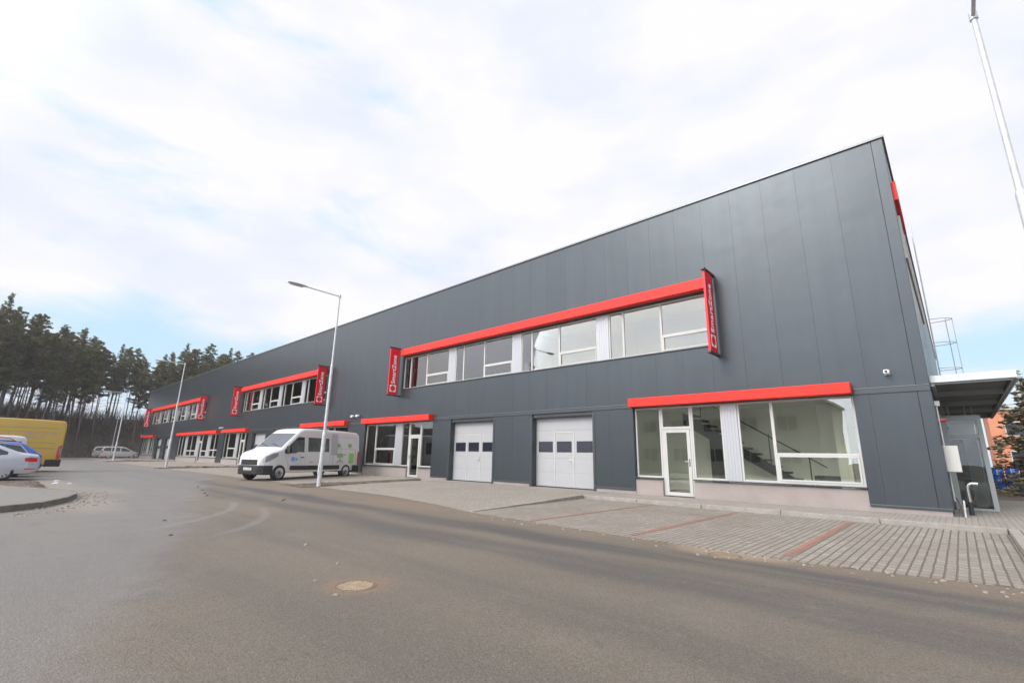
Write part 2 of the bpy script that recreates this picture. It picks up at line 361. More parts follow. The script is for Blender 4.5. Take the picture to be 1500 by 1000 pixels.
def paver(name, c1, c2, joint, w, h, jw, offset=.5, rot=0, var=.5):
    m = bpy.data.materials.new(name); m.use_nodes = True; t = m.node_tree; b = t.nodes['Principled BSDF']; L = t.links.new
    geo = N('ShaderNodeNewGeometry', t); mp = N('ShaderNodeMapping', t); mp.inputs['Rotation'].default_value = (0, 0, rot); L(geo.outputs['Position'], mp.inputs[0])
    wn = N('ShaderNodeTexNoise', t); wn.inputs['Scale'].default_value = 2.2; wn.inputs['Detail'].default_value = 2; L(geo.outputs['Position'], wn.inputs['Vector'])
    wv = N('ShaderNodeVectorMath', t, operation='SCALE'); wv.inputs['Scale'].default_value = .02; L(wn.outputs['Color'], wv.inputs[0])
    av = N('ShaderNodeVectorMath', t, operation='ADD'); L(mp.outputs[0], av.inputs[0]); L(wv.outputs[0], av.inputs[1])
    br = N('ShaderNodeTexBrick', t); br.offset = offset; br.inputs['Scale'].default_value = 1; br.inputs['Brick Width'].default_value = w; br.inputs['Row Height'].default_value = h
    br.inputs['Mortar Size'].default_value = jw; br.inputs['Mortar Smooth'].default_value = .35; br.inputs['Bias'].default_value = 0
    br.inputs['Color1'].default_value = (*c1, 1); br.inputs['Color2'].default_value = (*c2, 1); br.inputs['Mortar'].default_value = (*joint, 1)
    L(av.outputs[0], br.inputs['Vector'])
    n = N('ShaderNodeTexNoise', t); n.inputs['Scale'].default_value = .7; n.inputs['Detail'].default_value = 7; n.inputs['Roughness'].default_value = .7; L(geo.outputs['Position'], n.inputs['Vector'])
    r = N('ShaderNodeMapRange', t); r.inputs[1].default_value = .35; r.inputs[2].default_value = .7; r.inputs[3].default_value = 0; r.inputs[4].default_value = var; L(n.outputs[0], r.inputs[0])
    mx = N('ShaderNodeMix', t, data_type='RGBA'); L(r.outputs[0], mx.inputs[0]); L(br.outputs[0], mx.inputs[6]); mx.inputs[7].default_value = (.17, .135, .10, 1)
    n2 = N('ShaderNodeTexNoise', t); n2.inputs['Scale'].default_value = 45; n2.inputs['Detail'].default_value = 4; L(geo.outputs['Position'], n2.inputs['Vector'])
    r2 = N('ShaderNodeMapRange', t); r2.inputs[1].default_value = .3; r2.inputs[2].default_value = .7; r2.inputs[3].default_value = .74; r2.inputs[4].default_value = 1.2; L(n2.outputs[0], r2.inputs[0])
    sc = N('ShaderNodeVectorMath', t, operation='SCALE'); L(mx.outputs[2], sc.inputs[0]); L(r2.outputs[0], sc.inputs['Scale']); L(sc.outputs[0], b.inputs['Base Color'])
    b.inputs['Roughness'].default_value = .88
    inv = N('ShaderNodeMath', t, operation='MULTIPLY_ADD'); inv.inputs[1].default_value = -1; inv.inputs[2].default_value = 1; L(br.outputs['Fac'], inv.inputs[0])
    ad = N('ShaderNodeMath', t, operation='MULTIPLY_ADD'); ad.inputs[1].default_value = .12; L(n2.outputs[0], ad.inputs[0]); L(inv.outputs[0], ad.inputs[2])
    bp = N('ShaderNodeBump', t); bp.inputs['Strength'].default_value = .8; bp.inputs['Distance'].default_value = .018; L(ad.outputs[0], bp.inputs['Height']); L(bp.outputs[0], b.inputs['Normal'])
    return m
M['asphalt'] = asphalt()
M['bay'] = paver('bay_pavers', (.245, .228, .195), (.315, .292, .25), (.120, .092, .068), .108, .216, .0115, .0, 0, .62)
M['drive'] = paver('drive_pavers', (.265, .242, .20), (.31, .282, .24), (.19, .16, .125), .2, .1, .006, .5, 0, .35)
M['walk'] = paver('walk_pavers', (.30, .28, .25), (.36, .335, .295), (.15, .115, .088), .2, .108, .011, .5, 0, .4)
M['island'] = paver('island_pavers', (.19, .18, .165), (.21, .20, .185), (.15, .137, .124), .2, .1, .005, .5, .35, .2)
M['redline'] = paver('red_pavers', (.30, .125, .09), (.36, .165, .115), (.20, .13, .09), .2, .1, .008, .5, pi/2, .8)
M['soil'] = mat('soil', (.105, .078, .056), .95, bump=.9, bscale=9, var=.45, vscale=3)
M['bank'] = mat('forest_floor', (.075, .062, .048), .95, bump=.8, bscale=3, var=.4, vscale=.7)

g = MB(); g.box(-900, 900, -900, 900, -1.2, -.30); struct(g.build('ground', M['soil']))
r = MB(); r.box(-112, 40, -34, 3, -.3, -.12); r.box(-112, -92, 3, 40, -.3, -.12); struct(r.build('road', M['asphalt']))

def slope_sheet(name, pts, m):
    """paved sheet with its own thickness; pts: (x,y,z) top outline"""
    b = MB(); n = len(pts)
    b.add(list(pts)+[(x, y, -.29) for x, y, z in pts], [tuple(range(n))]+[(i, n+i, n+(i+1) % n, (i+1) % n) for i in range(n)])
    return struct(b.build(name, m))
slope_sheet('parking_bays', [(-8.45, -7.25, -.112), (-6.2, -7.42, -.112), (-3.2, -7.6, -.111), (-1.5, -7.62, -.110), (.45, -7.3, -.108), (.45, -1.95, -.095), (-8.93, -1.95, -.095)], M['bay'])
b = MB()
for x in (-1.93, -4.25, -6.55):
    n = len(b.v); b.add([(x-.06, -7.38, -.106), (x+.06, -7.38, -.106), (x+.06, -2.1, -.0905), (x-.06, -2.1, -.0905)], [(0, 1, 2, 3)])
struct(b.build('bay_line_paving', M['redline']))
slope_sheet('garage_driveway', [(-18.5, -6.15, -.113), (-13.5, -6.2, -.113), (-10.2, -6.75, -.112), (-8.58, -7.22, -.112), (-9.08, -1.95, -.002), (-9.08, .3, .004), (-18.5, .3, .004), (-18.5, -1.95, -.01)], M['drive'])
slope_sheet('garage_driveway', [(-20.2, -6.15, -.113), (-20.2, .3, .003), (-28, .3, .003), (-28, -6.2, -.113)], M['drive'])
slope_sheet('garage_driveway', [(-28.004, -6.2, -.113), (-28.004, .3, .003), (-41.8, .3, .003), (-41.8, -6.2, -.113)], M['drive'])
slope_sheet('garage_driveway', [(-43.6, -6.2, -.113), (-43.6, .3, .003), (-66, .3, .003), (-66, -6.2, -.113)], M['drive'])
slope_sheet('garage_driveway', [(-68, -6.2, -.113), (-68, .3, .003), (-92, .3, .003), (-92, -6.2, -.113)], M['drive'])
slope_sheet('pavement', [(-9.07, -1.8, -.002), (.45, -1.8, .0), (.45, 3.5, .0), (-.3, 3.5, .0), (-.3, .3, 0), (-9.07, .3, -.002)], M['walk'])
slope_sheet('pavement', [(.62, -9.5, .0), (7, -9.5, .0), (7, 9, .0), (.454, 9, .0), (.454, -1.8, .0), (.62, -1.8, 0)], M['walk'])

def kerb(pts, w, z0s, z1s, seg=1.0, name='kerb'):
    """straight kerb run of stones with open joints; pts two ends of its centre line"""
    b = MB(); a, c = Vector(pts[0]), Vector(pts[1]); d = c-a; Ln = d.length; d.normalize(); nn = Vector((-d.y, d.x))
    k = max(1, round(Ln/seg))
    for i in range(k):
        s0, s1 = Ln*i/k+.004, Ln*(i+1)/k-.004
        q = [a+d*s0-nn*w/2, a+d*s1-nn*w/2, a+d*s1+nn*w/2, a+d*s0+nn*w/2]
        j = random.uniform(-.005, .005); z0 = z0s[0]+(z0s[1]-z0s[0])*i/k+j; z1 = z0s[0]+(z0s[1]-z0s[0])*(i+1)/k+j
        zz = [z0, z1, z1, z0]
        b.add([(*p, -.3) for p in q]+[(*p, z) for p, z in zip(q, zz)], [(0,3,2,1),(4,5,6,7),(0,1,5,4),(1,2,6,5),(2,3,7,6),(3,0,4,7)])
    return struct(b.build(name, M['conc'], bevel=.012))
kerb([(-9.0, -1.875), (.45, -1.875)], .146, (.006, .008), 0, 1.9)
kerb([(.535, -9.5), (.535, -1.80)], .146, (.008, .008), 0)
kerb([(-8.50, -7.2), (-8.985, -2.0)], .12, (-.10, .012), 0)
kerb([(-8.2, -7.56), (.45, -7.64)], .07, (-.106, -.103), 0, name='edge_strip') if False else None

# paved island with a rounded kerb on the left
out = [(-12.2, -22), (-12.9, -17.5), (-13.9, -14.9), (-14.7, -14.05), (-15.9, -13.55), (-17.1, -13.27), (-18.0, -13.2), (-18.7, -13.3), (-19.3, -13.6), (-20.6, -14.1), (-22.2, -14.75), (-24, -15.6), (-24, -22)]
b = MB(); b.prism(out, -.3, -.005); struct(b.build('traffic_island', M['island']))
def inset(poly, d):
    n = len(poly); res = []
    for i in range(n):
        p0, p1, p2 = Vector(poly[i-1]), Vector(poly[i]), Vector(poly[(i+1) % n])
        e = (p2-p0).normalized(); res.append(p1+Vector((e.y, -e.x))*d)
    return res
ko = [Vector(p) for p in out[:11]]; ki = [q for q in inset(out, .13)[:11]]
# outline is listed clockwise seen from above -> decide the inner side by distance to the middle
if (ki[4]-Vector((-18, -18))).length > (ko[4]-Vector((-18, -18))).length: ki = [q for q in inset(out, -.13)[:11]]
b = MB()
for i in range(10):
    a0, a1, b0, b1 = ko[i], ko[i+1], ki[i], ki[i+1]
    e0 = (a1-a0).normalized()*.003
    q = [a0+e0, a1-e0, b1-e0, b0+e0]; q = [Vector((p.x, p.y)) for p in q]
    oo = (q[0]-q[3]).normalized()*.012; q[0] += oo; q[1] += oo
    b.add([(*p, -.3) for p in q]+[(*p, .008) for p in q], [(0,3,2,1),(4,5,6,7),(0,1,5,4),(1,2,6,5),(2,3,7,6),(3,0,4,7)])
struct(b.build('island_kerb', M['shadedconc'], bevel=.015))

def soil_patch(name, x0, x1, y0, y1, z, amp, nx=30, ny=30, seed=1):
    rnd = random.Random(seed); b = MB(); vs = []
    from mathutils import noise as mn
    for j in range(ny+1):
        for i in range(nx+1):
            u, v = i/nx, j/ny
            e = min(u, 1-u, v, 1-v)*4; e = min(1, e)
            x = x0+(x1-x0)*u; y = y0+(y1-y0)*v
            k = mn.noise(Vector((x*1.3, y*1.3, seed)))*.5+.5+.5*mn.noise(Vector((x*4, y*4, seed+5)))
            if e < .9: x += rnd.uniform(-.12, .12); y += rnd.uniform(-.12, .12)
            vs.append((x, y, z+(max(0, k)*amp+.01)*e-(.06 if e == 0 else 0)+rnd.uniform(0, .02)*e))
    b.add(vs, [(j*(nx+1)+i, j*(nx+1)+i+1, (j+1)*(nx+1)+i+1, (j+1)*(nx+1)+i) for j in range(ny) for i in range(nx)])
    return struct(b.build(name, M['soil'], smooth=False))
soil_patch('soil_strip', -20.25, -18.2, -6.9, .1, -.115, .10, 26, 60, 3)
soil_patch('soil_strip', -43.6, -41.8, -6.7, .1, -.10, .16, 20, 50, 5)
soil_patch('soil_strip', -68.0, -66.0, -6.7, .1, -.10, .16, 18, 40, 8)
soil_patch('soil_strip', -27.0, -20.2, -14.9, -13.5, -.128, .05, 60, 20, 9)
soil_patch('soil_mound', 2.2, 22, 9.5, 22, -.1, .5, 60, 40, 12)

# snow remnants and debris on the soil near the silver car
b = MB()
def lump(b, c, rx, ry, rz, rnd, n=7, m=4):
    vs = [(c[0], c[1], c[2]+rz)]
    for j in range(1, m+1):
        ph = pi/2*(1-j/m)
        for i in range(n):
            t = 2*pi*i/n; k = rnd.uniform(.75, 1.2)
            vs.append((c[0]+rx*k*cos(ph)*cos(t), c[1]+ry*k*cos(ph)*sin(t), c[2]+rz*sin(ph)*rnd.uniform(.8, 1.15)))
    fs = [(0, 1+i, 1+(i+1) % n) for i in range(n)]
    for j in range(m-1):
        for i in range(n):
            a = 1+j*n+i; a2 = 1+j*n+(i+1) % n; fs.append((a, a+n, a2+n, a2))
    b.add(vs, fs)
rnd = random.Random(5)
for x, y, s in ((-19.6, -13.75, .14), (-21.9, -13.9, .22), (-22.9, -13.95, .26), (-24.4, -13.2, .3), (-25.0, -13.1, .26), (-24.3, -12.8, .2), (-26.5, -13.0, .3)):
    lump(b, (x, y, -.125), s*.55, s*.4, .035, rnd)
struct(b.build('old_snow', M['snow']), 'stuff')
b = MB()
for i in range(240):
    x = rnd.uniform(-19.5, -13.2); y = -13.15+rnd.gauss(-.0, .22)-max(0, (x+15.5))*.55
    if x < -17.5: y = -12.9+rnd.gauss(0, .3)
    s = abs(rnd.gauss(.018, .012))+.006; lump(b, (x, y, -.121), s, s, s*.7, rnd, 5, 2)
for i in range(130):
    x = rnd.uniform(-8.3, .3); s = abs(rnd.gauss(.012, .008))+.004
    lump(b, (x, -7.65+rnd.gauss(0, .22), -.1205), s, s, s*.7, rnd, 5, 2)
struct(b.build('gravel', M['stone']), 'stuff')

# loose stones on the asphalt
def stone(x, y, s, label, m='stone'):
    b = MB(); lump(b, (0, 0, -.004), s, s*.75, s*.65, rnd, 7, 3)
    o = b.build('stone', M[m]); o.location = (x, y, -.12); o.rotation_euler = (0, 0, rnd.uniform(0, 6)); tag(o, label, 'stone', 'loose stones on the asphalt')
stone(-6.92, -11.75, .045, 'largest pale stone on the asphalt beyond the round manhole cover')
stone(-5.55, -11.99, .032, 'small pale stone just behind the round manhole cover')
stone(-4.98, -12.52, .028, 'small pale stone at the left rim of the dusty manhole cover')
stone(-4.35, -12.62, .035, 'brown flat stone at the front rim of the dusty manhole cover')
clods = [(265, 727), (300, 726), (315, 735), (326, 721), (345, 733)]
for x, y, s, l in ((-13.5, -9.45, .05, 'dark earth clod on the road, nearer one of a pair beside the pale tyre track'), (-13.75, -9.3, .05, 'dark earth clod on the road, farther one of a pair beside the pale tyre track'),
                   (-16.2, -10.5, .05, 'dark clod at the near end of the row of clods in mid road'), (-17.2, -10.3, .045, 'dark clod second along the row of clods in mid road'),
                   (-18.6, -10.0, .05, 'dark clod third along the row of clods in mid road'), (-20.3, -9.7, .05, 'dark clod at the far end of the row of clods in mid road'),
                   (-10.9, -12.6, .04, 'dark brown clod lying alone on the left half of the asphalt'), (-9.0, -12.9, .035, 'dark brown clod lying alone near the end of the pale tyre track')):
    stone(x, y, s, l, 'darkstone')

def manhole(x, y, r, label, m):
    t = thing('manhole_cover', label, 'manhole cover', (x, y, -.122))
    b = MB(); b.lathe([(r*.86, .0), (r*.87, .006), (r, .006), (r*1.02, .0)], 32, 'Z'); b.build('ring', M['lidring'], t)
    b = MB(); b.lathe([(0.001, .004), (r*.84, .004), (r*.85, 0)], 32, 'Z')
    for i in range(-4, 5):
        w = math.sqrt(max(0, .7*r*r-(i*r*.18)**2)); b.box(-w, w, i*r*.18-r*.04, i*r*.18+r*.04, .004, .009)
    b.build('lid', m, t)
M['lidring'] = mat('dirty_ring', (.16, .115, .08), .95, bump=.5, bscale=50, var=.35, vscale=8)
M['lid'] = mat('dusty_cast_iron', (.28, .215, .145), .9, bump=.5, bscale=60, var=.3, vscale=9)
M['lid2'] = mat('sandy_cast_iron', (.22, .175, .11), .95, bump=.5, bscale=60, var=.3, vscale=9)
manhole(-4.53, -12.33, .20, 'round dusty manhole cover in the middle of the asphalt', M['lid'])
manhole(-2.55, -7.95, .22, 'round sandy manhole cover beside the front edge of the parking bays', M['lid2'])
# ================================================================== BUILDING
H = 9.9; XR = -.27; XL = -90.0; DEP = 38.0
bld = thing('commercial_hall', 'long anthracite panel clad commercial hall with red canopies over its window rows', 'building')
BANDS = [(-22.45, -5.15), (-48.0, -31.6), (-85.3, -59.2)]
SHOPS = [(-8.17, -1.80), (-25.95, -19.40), (-34.4, -28.0), (-51.8, -45.35), (-68.5, -53.45), (-89.2, -80.9)]
GAR = [(-12.78, -9.84), (-18.0, -15.07), (-39.0, -36.0), (-44.3, -41.4), (-75.0, -72.2), (-79.6, -76.8)]
ZW0, ZW1 = 4.68, 6.56
ops_up = [(a, b_, ZW0, ZW1) for a, b_ in BANDS]
ops_lo = [(a, b_, -.3, 2.88) for a, b_ in SHOPS]+[(a, b_, -.2, 2.74) for a, b_ in GAR]

def pieces(x0, x1, z0, z1, ops, joints, gap, zgap=0):
    cuts = sorted({x0, x1} | {v for o in ops for v in o[:2] if x0 < v < x1} | {j for j in joints if x0 < j < x1})
    js = set(joints); res = []
    for a, b_ in zip(cuts, cuts[1:]):
        mid = (a+b_)/2; zs = [(z0, z1)]
        for o in ops:
            if o[0] < mid < o[1]:
                nz = []
                for p, q in zs:
                    if o[2] > p: nz.append((p, min(q, o[2])))
                    if o[3] < q: nz.append((max(p, o[3]), q))
                zs = [s for s in nz if s[1]-s[0] > .02]
        for p, q in zs: res.append((a+(gap if a in js else 0), b_-(gap if b_ in js else 0), p, q))
    return res
J = [-.52-.955*i for i in range(95)]; J = [j for j in J if j > XL+.2]
mb = MB()
for a, b_, p, q in pieces(XL+.1, -.525, 3.02, H-.08, ops_up, J, .0018): mb.box(a, b_, 0, .05, p, q)
for a, b_, p, q in pieces(XL+.1, -.525, .15, 2.87, [(a, b_, .0, 2.95) for a, b_, _, _ in ops_lo], J, .0018): mb.box(a, b_, 0, .05, p, q)
# side walls: same panels along Y
for j in range(int(DEP/.955)):
    y0, y1 = .3+j*.955+.0026, .3+(j+1)*.955-.0026
    mb.box(XR-.05, XR, y0, y1, .15, H-.08)
    mb.box(XL, XL+.05, y0, y1, .15, H-.08)
mb.build('cladding', M['clad'], bld)
# inner wall behind the joints
mb = MB()
for a, b_, p, q in pieces(XL+.08, XR-.06, -.1, H-.1, ops_up+ops_lo, [], 0): mb.box(a, b_, .052, .30, p, q)
mb.box(XR-.25, XR-.055, .302, DEP, 0, H-.1); mb.box(XL+.055, XL+.25, .302, DEP, 0, H-.1); mb.box(XL+.06, XR-.06, DEP-.2, DEP, 0, H-.1)
mb.build('wall', M['trim'], bld)
mb = MB()   # corner trims, coping, flashings, drip edges
def bpart(name, m, *q, bevel=0):
    w = MB(); w.box(*q); return w.build(name, M[m], bld, bevel=bevel)
bpart('corner_trim', 'clad', -.5166, XR+.004, -.006, .05, 3.02, H-.08, bevel=.008); bpart('corner_trim', 'clad', XR-.05, XR+.006, .05, .295, .15, H-.08, bevel=.008); bpart('corner_trim', 'clad', -.5166, XR+.004, -.006, .05, .15, 2.87, bevel=.008)
bpart('corner_trim', 'clad', XL-.004, XL+.095, -.006, .3, .15, H-.08, bevel=.008)
mb = MB(); mb.box(XL-.05, XR+.05, -.05, .28, H-.085, H-.02); mb.box(XR-.28, XR+.05, .282, DEP, H-.085, H-.02); mb.box(XL-.05, XL+.28, .282, DEP, H-.085, H-.02)
mb.build('coping', M['trimlight'], bld, bevel=.006)
mb = MB(); mb.box(XL+.2, XR-.2, .3, DEP-.3, H-.35, H-.14); mb.build('roof', M['joint'], bld)
mb = MB()
xs = sorted([(a-.02, b_+.02) for a, b_ in SHOPS]); cur = XL+.1
for a, b_ in xs+[(XR, XR)]:
    if a-cur > .1: bpart('flashing', 'trim', cur, min(a, XR-.002), -.028, -.001, 2.865, 3.0, bevel=.004)
    cur = b_
mb = MB(); cur = XL+.1
for a, b_ in xs+[(XR, XR)]:
    if a-cur > .1: bpart('flashing_edge', 'trimlight', cur, min(a, XR-.002), -.040, .0, 3.002, 3.016)
    cur = b_
mb = MB()   # drip edge at the foot of the ground floor panels
al = sorted([(o[0], o[1]) for o in ops_lo]); cur = XL
for a, b_ in al+[(XR, XR)]:
    if a-cur > .05: bpart('drip_edge', 'trim', cur+.004, min(a-.004, XR+.003), -.026, .049, .115, .175, bevel=.008)
    cur = b_
mb = MB()   # plaster plinth
cur = XL
for a, b_ in al+[(XR-.03, XR-.03)]:
    if a-cur > .05: bpart('plinth', 'plaster', cur, a, .012, .051, -.12, .149)
    cur = b_
def plinth_run(a, b_): bpart('plinth', 'plaster', a, b_, .035, .29, -.12, .50)

# ---- shop fronts
def window(x0, x1, z0, z1, splits, y=.13, trans=None, gl='glass', fw=.055, name='window', label=None, hide_trans=()):
    """frame with mullions; splits: inner mullion centres; trans: {pane index: z} gives a lower opening sash"""
    w = MB(); d = .07
    w.box(x0, x0+fw, y, y+d, z0, z1); w.box(x1-fw, x1, y, y+d, z0, z1); w.box(x0+fw, x1-fw, y, y+d, z0, z0+fw); w.box(x0+fw, x1-fw, y, y+d, z1-fw, z1)
    for s in splits: w.box(s-.04, s+.04, y+.001, y+d-.001, z0+fw, z1-fw)
    xs = [x0+fw]+[v for s in splits for v in (s-.04, s+.04)]+[x1-fw]
    panes = []
    for i in range(0, len(xs), 2):
        a, b_ = xs[i], xs[i+1]; k = i//2
        if trans and k in trans:
            zt = trans[k]; w.box(a, b_, y+.001, y+d-.001, zt-.03, zt+.03)
            panes.append((a, b_, zt+.03, z1-fw)); s = .05
            w.box(a+.002, b_-.002, y-.012, y+.05, z0+fw+.003, z0+fw+s); w.box(a+.002, b_-.002, y-.012, y+.05, zt-.03-s, zt-.033)
            w.box(a+.002, a+s, y-.012, y+.05, z0+fw+s, zt-.03-s); w.box(b_-s, b_-.002, y-.012, y+.05, z0+fw+s, zt-.03-s)
            panes.append((a+s, b_-s, z0+fw+s, zt-.03-s))
        else: panes.append((a, b_, z0+fw, z1-fw))
    o = w.build(name, M['white'], bld, bevel=.004)
    for a, b_, p, q in panes:
        g = MB(); g.box(a-.008, b_+.008, y+.028, y+.040, p-.008, q+.008); g.build('pane', M[gl], o)
    return o
def ribbed(x0, x1, z0, z1, y=.10):
    w = MB(); n = max(3, int((x1-x0)/.085)); st = (x1-x0)/n
    w.box(x0, x1, y+.02, y+.09, z0, z1)
    for i in range(n): w.box(x0+st*i+.006, x0+st*(i+1)-.006, y+.011, y+.021, z0, z1)
    w.build('ribbed_panel', M['alu'], bld, bevel=.004)
def entrance(x0, x1, z1=2.86, y=.13, gl='glass', handle_right=True):
    w = MB(); fw = .06; d = .07
    w.box(x0, x0+fw, y, y+d, .02, z1); w.box(x1-fw, x1, y, y+d, .02, z1); w.box(x0+fw, x1-fw, y, y+d, z1-fw, z1)
    w.box(x0+fw, x1-fw, y, y+d, 2.12, 2.20)
    e = w.build('entrance_door', M['white'], bld, bevel=.004)
    a, b_ = x0+fw+.006, x1-fw-.006; s = .105; yy = y-.014
    w = MB(); w.box(a, a+s, yy, yy+.07, .03, 2.11); w.box(b_-s, b_, yy, yy+.07, .03, 2.11); w.box(a+s, b_-s, yy, yy+.07, .03, .03+s); w.box(a+s, b_-s, yy, yy+.07, 2.11-s, 2.11)
    w.build('leaf', M['white'], e, bevel=.004)
    g = MB(); g.box(a+s-.006, b_-s+.006, yy+.03, yy+.045, .03+s-.006, 2.11-s+.006); g.build('pane', M[gl], e)
    g = MB(); g.box(x0+fw-.006, x1-fw+.006, y+.028, y+.04, 2.195, z1-fw+.006); g.build('pane', M[gl], e)
    hx = b_-s/2 if handle_right else a+s/2; sg = -1 if handle_right else 1
    h = MB(); h.box(hx-.02, hx+.02, yy-.008, yy, .95, 1.17); h.cyl((hx, yy-.005, 1.09), (hx, yy-.05, 1.09), .011); h.cyl((hx, yy-.05, 1.09), (hx+sg*.12, yy-.05, 1.09), .011)
    h.build('handle', M['chrome'], e)
ZS = .56
def sill(a, b_, z=ZS, y0=-.045): bpart('sill', 'trim', a, b_, y0, .128, z-.035, z-.004, bevel=.004)
def shop_A(a):      # door unit, ribbed post, window with opening sash
    window(a+.02, a+.96, ZS, 2.86, []); entrance(a+.965, a+1.985); window(a+1.99, a+2.97, ZS, 2.86, [])
    ribbed(a+2.975, a+3.41, ZS, 2.86); window(a+3.415, a+6.35, ZS, 2.86, [a+4.36], trans={1: 1.35})
    sill(a-.0, a+.955); sill(a+1.995, a+6.37); plinth_run(a, a+.96); plinth_run(a+1.99, a+6.37)
def shop_B(a):      # window, ribbed post, door unit
    window(a+.02, a+3.12, ZS, 2.86, [a+1.07], trans={1: 1.48}); ribbed(a+3.125, a+3.68, ZS, 2.86)
    window(a+3.685, a+4.40, ZS, 2.86, []); entrance(a+4.405, a+5.42, handle_right=False); window(a+5.425, a+6.52, ZS, 2.86, [])
    sill(a, a+4.395); sill(a+5.43, a+6.55); plinth_run(a, a+4.40); plinth_run(a+5.425, a+6.55)
shop_A(-8.17); shop_B(-25.95); shop_A(-34.4); shop_B(-51.85)
# double shop E and the far shop F
a = -68.5
window(a+.03, a+2.7, ZS, 2.86, [a+1.4]); ribbed(a+2.705, a+3.5, ZS, 2.86); window(a+3.505, a+7.2, ZS, 2.86, [a+5.3], trans={0: 1.2, 1: 1.2}); ribbed(a+7.205, a+8.2, ZS, 2.86)
entrance(a+8.205, a+9.3, handle_right=False); window(a+9.305, a+11.2, ZS, 2.86, [], trans={0: 1.2}); ribbed(a+11.205, a+12.2, ZS, 2.86); window(a+12.205, a+15.0, ZS, 2.86, [a+13.6], trans={0: 1.3, 1: 1.3})
sill(a, a+8.19); sill(a+9.31, a+15.05); plinth_run(a, a+8.2); plinth_run(a+9.305, a+15.05)
a = -89.2
window(a+.03, a+3.5, ZS, 2.86, [a+1.2, a+2.4]); ribbed(a+3.505, a+4.5, ZS, 2.86); window(a+4.505, a+8.2, ZS, 2.86, [a+5.8, a+7.0]); sill(a, a+8.3); plinth_run(a, a+8.3)
# ---- upper window rows
for (x0, x1), n in zip(BANDS, (4, 4, 6)):
    pw = .50; uw = ((x1-x0)-pw*(n-1))/n
    for i in range(n):
        a = x0+i*(uw+pw); b_ = a+uw
        window(a+.005, b_-.005, 4.72, 6.52, [a+uw*.155, a+uw*.53], trans={2: 5.32}, gl='glassup')
        if i < n-1: ribbed(b_, b_+pw, 4.72, 6.52)
    sill(x0, x1, 4.72)
# ---- red canopies
for x0, x1 in BANDS:
    w = MB(); w.box(x0+.1, x1-.02, -.29, -.001, 6.57, 6.93); w.build('red_canopy', M['red'], bld, bevel=.012)
for x0, x1 in SHOPS:
    w = MB(); w.box(x0-.0, x1+.0, -.31, -.001, 2.885, 3.17); w.build('red_canopy', M['red'], bld, bevel=.012)
# ---- garage doors
for x0, x1 in GAR:
    y = .255; w = MB(); nsec = 5; hh = 2.70/nsec; xa, xb = x0+.02, x1-.02; xm = (xa+xb)/2
    for i in range(nsec):
        z0, z1 = .045+i*hh, .045+(i+1)*hh-.0025
        w.box(xa, xb, y, y+.04, z0, z1)
        for k in range(1, 4): pass
    e = w.build('garage_door', M['door'], bld, bevel=.004)
    w = MB(); z0, z1 = 1.38, 1.74
    for cx in (xa+.50, xm-.03, xb-.52):
        w = MB(); w.box(cx-.33, cx+.33, y-.010, y-.002, z0, z1)
        fr = MB(); fr.box(cx-.36, cx+.36, y-.006, y-.0005, z0-.03, z1+.03); o = fr.build('window_frame', M['black'], e)
        w.build('pane', M['dglass'], o) if False else w.build('window', M['dglass'], e)
    # wicket door outline: raised white profile
    wa, wb = xm-.46, xm+.42; zt = 2.10
    w = MB(); w.box(wa-.035, wa, y-.012, y-.001, .05, zt); w.box(wb, wb+.035, y-.012, y-.001, .05, zt); w.box(wa-.035, wb+.035, y-.012, y-.001, zt, zt+.035)
    w.build('wicket_frame', M['white'], e)
    h = MB(); h.box(wb-.07, wb-.035, y-.01, y-.001, .90, 1.12); h.cyl((wb-.052, y-.01, 1.04), (wb-.052, y-.055, 1.04), .01); h.cyl((wb-.052, y-.055, 1.04), (wb-.18, y-.055, 1.04), .011)
    h.build('handle', M['chrome'], e)
    w = MB(); w.box(xa, xb, y-.01, y+.04, .005, .044); w.build('seal', M['black'], e)
    for s, xx in ((0, x0), (1, x1)):     # jamb trims
        w = MB()
        if s == 0: w.box(xx-.13, xx-.003, -.014, .0, .0, 2.74); w.box(xx, xx+.019, .0, .30, .0, 2.73)
        else: w.box(xx+.003, xx+.10, -.014, .0, .0, 2.74)
        w.build('jamb_trim', M['trim'], bld)
    w = MB(); w.box(x0+.02, x1, .02, .30, 2.70, 2.735); w.build('lintel', M['joint'], bld)
# ---- rooms behind the glass
def room(x0, x1, z0, z1, dep, parts=(), floor=True):
    w = MB()
    w.box(x0, x1, .31+dep, .41+dep, z0, z1); w.box(x0, x0+.1, .31, .309+dep, z0, z1); w.box(x1-.1, x1, .31, .309+dep, z0, z1)
    w.box(x0+.1, x1-.1, .31, .309+dep, z1-.1, z1)
    for p in parts: w.box(p-.06, p+.06, .31, .309+dep, z0+.101, z1-.101)
    w.build('interior_wall', M['int'], bld)
    f = MB(); f.box(x0+.1, x1-.1, .31, .308+dep, z0, z0+.1); f.build('interior_floor', M['intfloor'], bld)
for (x0, x1), n in zip(BANDS, (4, 4, 6)):
    pw = .5; uw = ((x1-x0)-pw*(n-1))/n
    room(x0-.15, x1+.15, 3.9, 6.9, 2.4, [x0+(i+1)*(uw+pw)-pw/2 for i in range(n-1)])
for i, (x0, x1) in enumerate(SHOPS):
    room(x0-.3, x1+.3, -.08, 3.05, 2.6 if i == 0 else 2.4, [] if i in (0,) else [(x0+x1)/2])
for x0, x1 in GAR:
    w = MB(); w.box(x0-.1, x1+.1, .36, .42, -.05, 2.9); w.build('interior_wall', M['joint'], bld)
